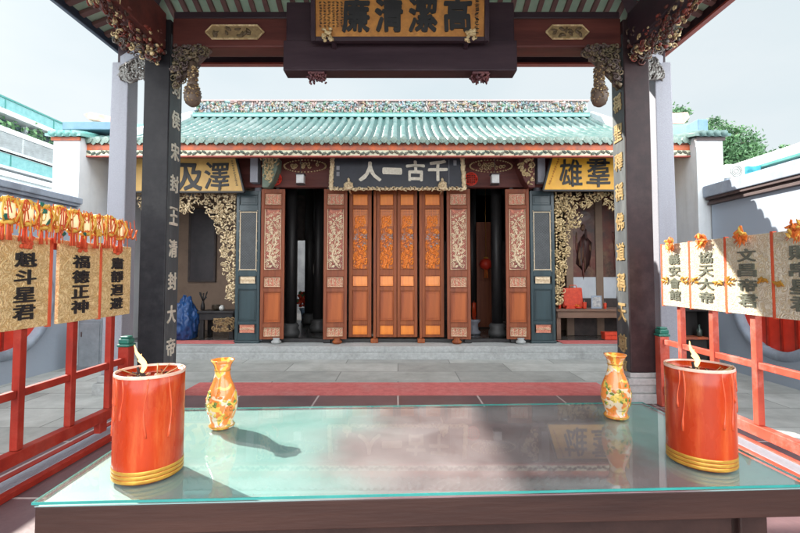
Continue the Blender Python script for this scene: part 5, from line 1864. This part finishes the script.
# hall pieces seen through the open doors
p = P(486, 264, 10.9)
L_ = thing('red_lantern', 'red hanging lantern with gold tassel in front of the brown inner door', 'lantern', (p.x, 10.9, p.z))
mb = MB(); mb.lathe([(.05, -.14), (.13, -.09), (.165, 0), (.13, .09), (.05, .14)], (p.x, 10.9, p.z), 20, 0, True, lambda j, t: 1 + .03 * math.cos(12 * t)); mb.build('lantern_body', m_redmoon, L_)
mb = MB(); mb.lathe([(.06, .14), (.06, .17), (.02, .18)], (p.x, 10.9, p.z), 14); mb.tube([(p.x, 10.9, p.z + .17), (p.x, 10.9, 4.2)], .006, 4); mb.build('cap', m_band, L_)
mb = MB()
for k in range(8): mb.tube([(p.x + .03 * math.cos(k), 10.9 + .03 * math.sin(k), p.z - .14), (p.x + .045 * math.cos(k), 10.9 + .045 * math.sin(k), p.z - .36)], .010, 4)
mb.build('tassel', m_garl, L_)
p = P(474, 316, 10.1)
C_ = thing('standing_candle', 'thick red candle on a pale stone stand inside the right doorway', 'candle', (p.x, 10.1, FZ))
mb = MB(); mb.lathe([(.14, 0), (.16, .05), (.10, .1), (.09, .24), (.15, .30), (.15, .34)], (p.x, 10.1, FZ), 16); mb.build('stand', m_column, C_)
mb = MB(); mb.lathe([(.05, .34), (.05, .72), (.045, .73)], (p.x, 10.1, FZ), 14); mb.tube([(p.x, 10.1, FZ + .73), (p.x, 10.1, FZ + .78)], .005, 4); mb.build('wax', m_wax, C_)
p = P(302, 315, 12.0)
mb = MB(); rr = random.Random(2)
mb.lathe([(.10, 0), (.13, .03), (.10, .08), (.12, .3), (.17, .42), (.16, .43)], (p.x, 12.4, FZ), 16, 0)
for k in range(40):
    mb.blob((p.x + rr.uniform(-.2, .2), 12.4 + rr.uniform(-.2, .2), FZ + rr.uniform(.45, .85)), .06, .06, .06, rr.choice((1, 1, 2)), rr, .3)
o = mb.build('potted_flowers', [M('blue_white_pot', (.30, .42, .60), rough=.3), m_redcloth, m_leaf[1]]); tag(o, 'potted red flowers in a blue and white pot deep in the left doorway', 'potted plant')
for px_, lab in ((301, 'white glass box lamp hanging above the left doorway'), (494.5, 'white glass box lamp hanging above the right doorway')):
    p = P(px_, 179.5, 8.55)
    H_ = thing('box_lamp', lab, 'lamp', (p.x, 8.5, p.z), 'box lamps above the doorways')
    mb = MB(); mb.box(p.x - .075, 8.45, p.z - .09, p.x + .075, 8.6, p.z + .08); mb.build('glass_box', m_lampw, H_, bevel=.01)
    mb = MB(); mb.box(p.x - .09, 8.435, p.z + .082, p.x + .09, 8.615, p.z + .105); mb.box(p.x - .085, 8.44, p.z - .112, p.x + .085, 8.61, p.z - .092)
    mb.tube([(p.x, 8.52, p.z + .1), (p.x, 8.52, roofz(8.52) - .08)], .008, 5); mb.build('metal_frame', m_mould, H_)

# ================================================================== COMPOUND WALLS
def cwall(X, sg, ztop, zmou, label, yend):
    """sg: direction of the inner face (+1 looks to +x)"""
    W_ = thing('compound_wall', label, 'wall', (X, yend, GZ))
    xo = X - sg * .35
    cy, cz, ro, ri = 6.40, 1.14, .86, .72
    # wall with a round opening: sheets around the hole
    n = 48
    y0, y1 = -8.0, yend
    mb = MB()
    sq = 1.0
    ring = [(cy + ro * .97 * math.cos(2 * math.pi * k / n), cz + ro * .97 * math.sin(2 * math.pi * k / n)) for k in range(n)]
    outer = []
    for k in range(n):
        a = 2 * math.pi * k / n
        m_ = max(abs(math.cos(a)), abs(math.sin(a)))
        outer.append((cy + sq * math.cos(a) / m_, cz + sq * math.sin(a) / m_))
    vs = [(X, a, b) for a, b in ring] + [(X, a, b) for a, b in outer]
    fs = []
    for k in range(n):
        q = (k, (k + 1) % n, n + (k + 1) % n, n + k)
        fs.append(q if sg < 0 else q[::-1])
    mb.add(vs, fs)
    za, zb = cz - sq, cz + sq
    for (a, b, c0, d0) in ((y0, cy - sq, GZ - .2, zmou), (cy + sq, y1, GZ - .2, zmou), (cy - sq, cy + sq, zb, zmou), (cy - sq, cy + sq, GZ - .2, za)):
        f = [(X, a, c0), (X, b, c0), (X, b, d0), (X, a, d0)]
        mb.quad(*(f if sg < 0 else f[::-1]))
    mb.box(xo, y0, GZ - .2, X - sg * .10, y1, zmou)
    mb.build('plastered_face', m_wallbrick, W_)
    mb = MB()
    L_ = [(ro, .05), (ro, -.0), (ro + .02, -.02)]
    vs, fs = [], []
    prof = [(ri, -.09), (ri, .04), (ri + .05, .055), (ro - .03, .055), (ro, .02), (ro, -.02)]
    for r_, d in prof:
        for k in range(n):
            a = 2 * math.pi * k / n
            vs.append((X + sg * d, cy + r_ * math.cos(a), cz + r_ * math.sin(a)))
    for j in range(len(prof) - 1):
        for k in range(n):
            q = (j * n + k, j * n + (k + 1) % n, (j + 1) * n + (k + 1) % n, (j + 1) * n + k)
            fs.append(q)
    mb.add(vs, fs, 0, True)
    mw = mb.build('moon_window_ring', m_coping, W_)
    vs = [(X - sg * .06, cy + ri * 1.01 * math.cos(2 * math.pi * k / n), cz + ri * 1.01 * math.sin(2 * math.pi * k / n)) for k in range(n)]
    mb = MB(); mb.add(vs, [tuple(range(n))] if sg > 0 else [tuple(range(n))[::-1]])
    for q in (-.24, .24, 0):
        hh_ = math.sqrt(ri * ri - q * q) * .98
        mb.bar((X - sg * .05, cy + q, cz - hh_), (X - sg * .05, cy + q, cz + hh_), .03, .03, 1, (0, 1, 0))
    mb.bar((X - sg * .045, cy - ri * .98, cz), (X - sg * .045, cy + ri * .98, cz), .03, .03, 1)
    mb.build('red_shutter', [m_redmoon, m_redpaint], mw)
    mb = MB()
    for (pz0, pz1, d) in ((zmou + .002, zmou + .05, .07), (zmou + .052, zmou + .085, .04), (zmou + .087, zmou + .135, .10)):
        mb.box(xo - .0, y0, pz0, X + sg * d, y1 + .01, pz1)
    mb.build('moulding', m_mould if sg < 0 else m_coping, W_, bevel=.006)
    mb = MB()
    a, b = sorted((xo - sg * .12, X + sg * .13))
    mid = (a + b) / 2
    mb.add([(a, y0, zmou + .137), (b, y0, zmou + .137), (b, y0, ztop - .08), (mid, y0, ztop), (a, y0, ztop - .08),
            (a, y1 + .03, zmou + .137), (b, y1 + .03, zmou + .137), (b, y1 + .03, ztop - .08), (mid, y1 + .03, ztop), (a, y1 + .03, ztop - .08)],
           [(0, 1, 2, 3, 4), (9, 8, 7, 6, 5), (0, 5, 6, 1), (1, 6, 7, 2), (2, 7, 8, 3), (3, 8, 9, 4), (4, 9, 5, 0)])
    mb.build('coping', m_coping, W_, bevel=.012)
    return W_


cwall(-5.8, 1, 3.0, 2.68, 'pale blue-grey compound wall with coping behind the gold plaques, red round window', 7.66)
cwall(5.62, -1, 3.22, 2.80, 'whitish compound wall with dark brown moulding behind the cream plaques, red round window', 7.66)
# low cabinets against the gable walls
p0, p1 = P(683, 348, 7.35), P(707, 309, 7.35)
K = thing('niche_cabinet', 'low open cabinet with dark inside and orange ledge beyond the right railing', 'cabinet', ((p0.x + p1.x) / 2, 7.5, GZ))
mb = MB(); x0, x1, zt_ = p0.x, p1.x + .06, p1.z
mb.box(x0, 7.35, GZ, x0 + .04, 7.66, zt_); mb.box(x1 - .04, 7.35, GZ, x1, 7.66, zt_); mb.box(x0 + .041, 7.35, zt_ - .04, x1 - .041, 7.66, zt_); mb.box(x0 + .041, 7.62, GZ, x1 - .041, 7.655, zt_ - .041)
mb.build('carcass', m_blackwood, K, bevel=.005)
zs = P(0, 337, 7.4).z
MB().box(x0 + .042, 7.36, zs - .04, x1 - .042, 7.618, zs).build('ledge', m_eaveor, K, bevel=.005)
MB().box(x0 + .042, 7.40, GZ + .01, x1 - .042, 7.43, zs - .042).build('lower_panel', m_blackwood, K, bevel=.005)
c = P(700, 330, 7.45)
mb = MB(); mb.lathe([(.035, 0), (.045, .01), (.045, .11), (.018, .15), (.018, .19), (.022, .20)], (c.x, 7.47, zs + .001), 14)
o = mb.build('bottle', m_brown_bottle); tag(o, 'small dark green bottle on the orange ledge of the open cabinet', 'bottle')
p0, p1 = P(78, 343, 7.35), P(102, 320, 7.35)
K = thing('metal_cabinet', 'low grey metal cabinet against the wall beyond the left railing', 'cabinet', ((p0.x + p1.x) / 2, 7.45, GZ))
MB().box(p0.x, 7.35, GZ, p1.x, 7.62, p1.z).build('body', M('grey_cabinet_paint', (.22, .25, .28), rough=.5), K, bevel=.008)
MB().box(p0.x + .03, 7.335, GZ + .06, p1.x - .03, 7.348, p1.z - .05).build('door', M('grey_cabinet_door', (.24, .27, .30), rough=.45), K, bevel=.004)
MB().box(p0.x + .06, 7.32, p1.z - .28, p0.x + .075, 7.334, p1.z - .2).build('handle', m_mould, K)

# ================================================================== BEYOND THE WALLS
BX = -13.0
zz_ = lambda y: 1.55 + (275 - y) / 398 * 13.0
B = thing('modern_building', 'modern block with teal glass parapets and white louvres rising behind the left wall', 'building', (BX, 15, GZ))
y0, y1 = 4.0, 26.0
mb = MB(); mb.box(BX - 9, y0, GZ, BX - .5, y1, zz_(112)); mb.build('core', m_concrete, B)
for (a, b, d, mt, nm) in ((96.5, 107, .0, m_teal, 'glass_parapet'), (154, 167, .25, m_teal, 'glass_parapet')):
    mb = MB(); y = y0
    while y < y1:
        mb.box(BX + d - .03, y + .02, zz_(b), BX + d, y + 1.98, zz_(a)); y += 2.0
    gp = mb.build(nm, mt, B)
    mb = MB(); mb.box(BX + d - .05, y0, zz_(a) + .005, BX + d + .03, y1, zz_(a) + .06)
    y = y0
    while y <= y1: mb.box(BX + d - .05, y - .015, zz_(b), BX + d + .02, y + .015, zz_(a)); y += 2.0
    mb.build('handrail', m_teal_trim, gp)
for (a, b, d) in ((107, 112, .02), (128, 133, .25), (166.5, 169, .28), (172, 177, .3), (150, 154, .28)):
    mb = MB(); mb.box(BX - 2, y0, zz_(b), BX + d, y1, zz_(a)); mb.build('floor_slab', m_louver, B)
mb = MB(); y = y0
while y < y1:
    mb.box(BX - .52, y + .08, zz_(171.5), BX - .44, y + 1.52, zz_(168)); y += 1.6
mb.build('window_band', m_dkglass, B)
mb = MB(); y = y0
while y < y1:
    mb.box(BX - .52, y + .08, zz_(127), BX - .44, y + 1.52, zz_(113)); y += 1.6
wn = mb.build('window_band', m_dkglass, B)
mb = MB(); y = y0
while y < y1: mb.box(BX - .5, y - .05, zz_(127.6), BX - .3, y + .05, zz_(112.4)); y += 1.6
mb.build('mullions', m_concrete, wn)
mb = MB(); k = 134
while k < 150:
    mb.add([(BX + .25, y0, zz_(k)), (BX + .25, y1, zz_(k)), (BX + .12, y1, zz_(k + 1.9)), (BX + .12, y0, zz_(k + 1.9)), (BX + .22, y0, zz_(k)), (BX + .22, y1, zz_(k)), (BX + .09, y1, zz_(k + 1.9)), (BX + .09, y0, zz_(k + 1.9))], [(0, 1, 2, 3), (7, 6, 5, 4), (0, 4, 5, 1), (2, 6, 7, 3), (0, 3, 7, 4), (1, 5, 6, 2)])
    k += 2.1
y = y0
while y < y1: mb.box(BX + .0, y - .03, zz_(150), BX + .2, y + .03, zz_(133)); y += 1.5
mb.build('louvre_screen', m_louver, B)
mb = MB(); mb.box(BX - 2, y0, GZ, BX + .2, y1, zz_(177.2)); mb.build('lower_wall', m_concrete, B)
mb = MB(); rr = random.Random(50)
y = 11.0
PB = None
while y < 21:
    for k in range(60):
        c0 = Vector((BX - .12 + rr.uniform(-.22, .2), y + rr.uniform(-.5, .5), zz_(126) + abs(rr.gauss(0, .22))))
        a = Vector((rr.uniform(-1, 1), rr.uniform(-1, 1), rr.uniform(-1, 1))).normalized() * .08
        b = a.cross(Vector((rr.uniform(-1, 1), rr.uniform(-1, 1), rr.uniform(-1, 1)))).normalized() * .05
        mb.add([c0 - a, c0 + b, c0 + a, c0 - b], [(0, 1, 2, 3)], rr.randrange(3))
    y += .8
mb.box(BX - .4, 10.5, zz_(128) + .002, BX + .02, 21.5, zz_(126), 3)
o = mb.build('balcony_planting', m_leaf + [m_concrete]); tag(o, 'green planter shrubs along the modern block balcony at upper left', 'plants')

# white neighbour with teal roof edge, beyond the right wall
NX = 8.2
nb = thing('neighbour_building', 'white flat neighbouring building with teal roof edge behind the right wall', 'building', (NX, 12, GZ))
zn = 1.55 + .292 * NX
MB().box(NX, 2.0, GZ, NX + 8, 10.6, zn).build('wall', m_plasterL, nb, bevel=.01)
MB().box(NX - .12, 1.9, zn + .002, NX + 8.1, 10.7, zn + .07).build('roof_edge', m_teal_trim, nb, bevel=.01)
MB().box(NX - .04, 1.96, zn + .072, NX + 8.0, 10.64, zn + .30).build('roof_slab', m_louver, nb, bevel=.02)
p = P(736, 171, 9.4)
AC = thing('air_conditioner', 'white air conditioner unit between the right gable wall and the white neighbour', 'air conditioner', (p.x, 9.4, 1.5))
a, b = P(727, 178, 9.4), P(745, 164, 9.4)
MB().box(a.x, 9.4, a.z, b.x, 9.75, b.z).build('casing', m_acwhite, AC, bevel=.02)
mb = MB(); cx_, cz_ = (a.x + b.x) / 2, (a.z + b.z) / 2
for r_ in (.05, .09, .125): mb.tube([(cx_ + r_ * math.cos(k * .3307), 9.39, cz_ + r_ * math.sin(k * .3307)) for k in range(20)], .006, 4)
mb.build('fan_grille', m_lattice, AC)
mb = MB(); mb.box(a.x, 9.42, GZ, a.x + .06, 9.7, a.z - .002); mb.box(b.x - .06, 9.42, GZ, b.x, 9.7, a.z - .002); mb.build('support_frame', m_coping, AC)
p = P(749, 173, 9.6)
mb = MB(); rr = random.Random(77)
vs = []
for j in range(7):
    for i in range(7):
        vs.append((p.x - .18 + .36 * i / 6, 9.5 + .1 * j / 6 + rr.uniform(-.04, .04), p.z + .12 - .3 * j / 6 + rr.uniform(-.02, .02)))
fs = [(j * 7 + i, j * 7 + i + 1, (j + 1) * 7 + i + 1, (j + 1) * 7 + i) for j in range(6) for i in range(6)]
vs2 = [(a, b + .03, c_ - .01) for a, b, c_ in vs]
mb.add(vs, fs, 0, True); mb.add(vs2, [f[::-1] for f in fs], 0, True)
mb.box(p.x - .15, 9.62, GZ, p.x + .15, 9.9, p.z + .1, 1)
o = mb.build('cyan_sheet', [m_cyan, m_plaster]); tag(o, 'small cyan plastic sheet over a pier beside the air conditioner', 'plastic sheet')


# ---- trees
def tree(base, blobs, n, leaf_, label, seed, nm='broadleaf_tree'):
    rr = random.Random(seed)
    T_ = thing(nm, label, 'tree', base)
    b0_ = Vector(base)
    mb = MB()
    top_ = sum((Vector(b[0]) for b in blobs), Vector()) / len(blobs)
    fork = b0_.lerp(Vector((b0_.x, b0_.y, top_.z)), .45)
    mb.tube([b0_, b0_ + Vector((.05, 0, 1)), fork], [.30, .24, .17], 9)
    for c0, r_ in blobs:
        c0 = Vector(c0)
        mb.tube([fork, fork.lerp(c0, .5) + Vector((0, 0, .3)), c0], [.12, .07, .03], 6)
        for k in range(4):
            d = Vector((rr.uniform(-1, 1), rr.uniform(-1, 1), rr.uniform(-.4, 1))).normalized()
            mb.tube([c0, c0 + d * r_ * .8], [.035, .01], 4)
    mb.build('trunk', m_bark, T_)
    mb = MB()
    tot = sum(r_ ** 2 for _, r_ in blobs)
    for c0, r_ in blobs:
        c0 = Vector(c0)
        twigs = []
        for k in range(max(12, int(60 * r_))):
            d = Vector((rr.gauss(0, 1), rr.gauss(0, 1), rr.gauss(0, .8))).normalized()
            twigs.append((c0 + d * r_ * rr.uniform(.55, 1.08), rr.randrange(3)))
        for k in range(int(n * r_ ** 2 / tot)):
            t_, mi = rr.choice(twigs)
            q = t_ + Vector((rr.gauss(0, 1), rr.gauss(0, 1), rr.gauss(0, .7))) * r_ * .16
            a = Vector((rr.uniform(-1, 1), rr.uniform(-1, 1), rr.uniform(-1, .6))).normalized()
            b = a.cross(Vector((rr.uniform(-1, 1), rr.uniform(-1, 1), rr.uniform(-1, 1)))).normalized()
            l = leaf_ * rr.uniform(.6, 1.3)
            mb.add([q - a * l, q + b * l * .45, q + a * l, q - b * l * .45], [(0, 1, 2, 3)], mi if rr.random() < .8 else rr.randrange(3))
    mb.build('crown', m_leaf, T_)


def tp(px, py, Y, dy=0): q = P(px, py, Y); return (q.x, Y + dy, q.z)


tree((P(722, 150, 21).x, 21, GZ), [(tp(709, 141, 21), .95), (tp(721, 149, 21, -.5), 1.0), (tp(735, 158, 21, .3), 1.0), (tp(748, 168, 21, -.3), .9), (tp(760, 175, 21), .65), (tp(722, 170, 21), 1.4), (tp(700, 150, 21, 1), 1.0), (tp(742, 182, 21), 1.3)], 30000, .085, 'dense green tree rising behind the right gable wall', 5)
tree((P(776, 170, 26).x, 26, GZ), [(tp(777, 157, 26), .5), (tp(786, 153, 26), .5), (tp(782, 165, 26), .6), (tp(790, 160, 26), .4)], 900, .12, 'thin sparse tree top showing above the white neighbour building', 8, 'slender_tree')
tree((P(676, 130, 24).x, 24, GZ), [(tp(676, 116, 24), .5), (tp(670, 118, 24), .8), (tp(664, 122, 24), .9)], 4500, .09, 'green tree top just showing between the grey column and the right roof end', 9)
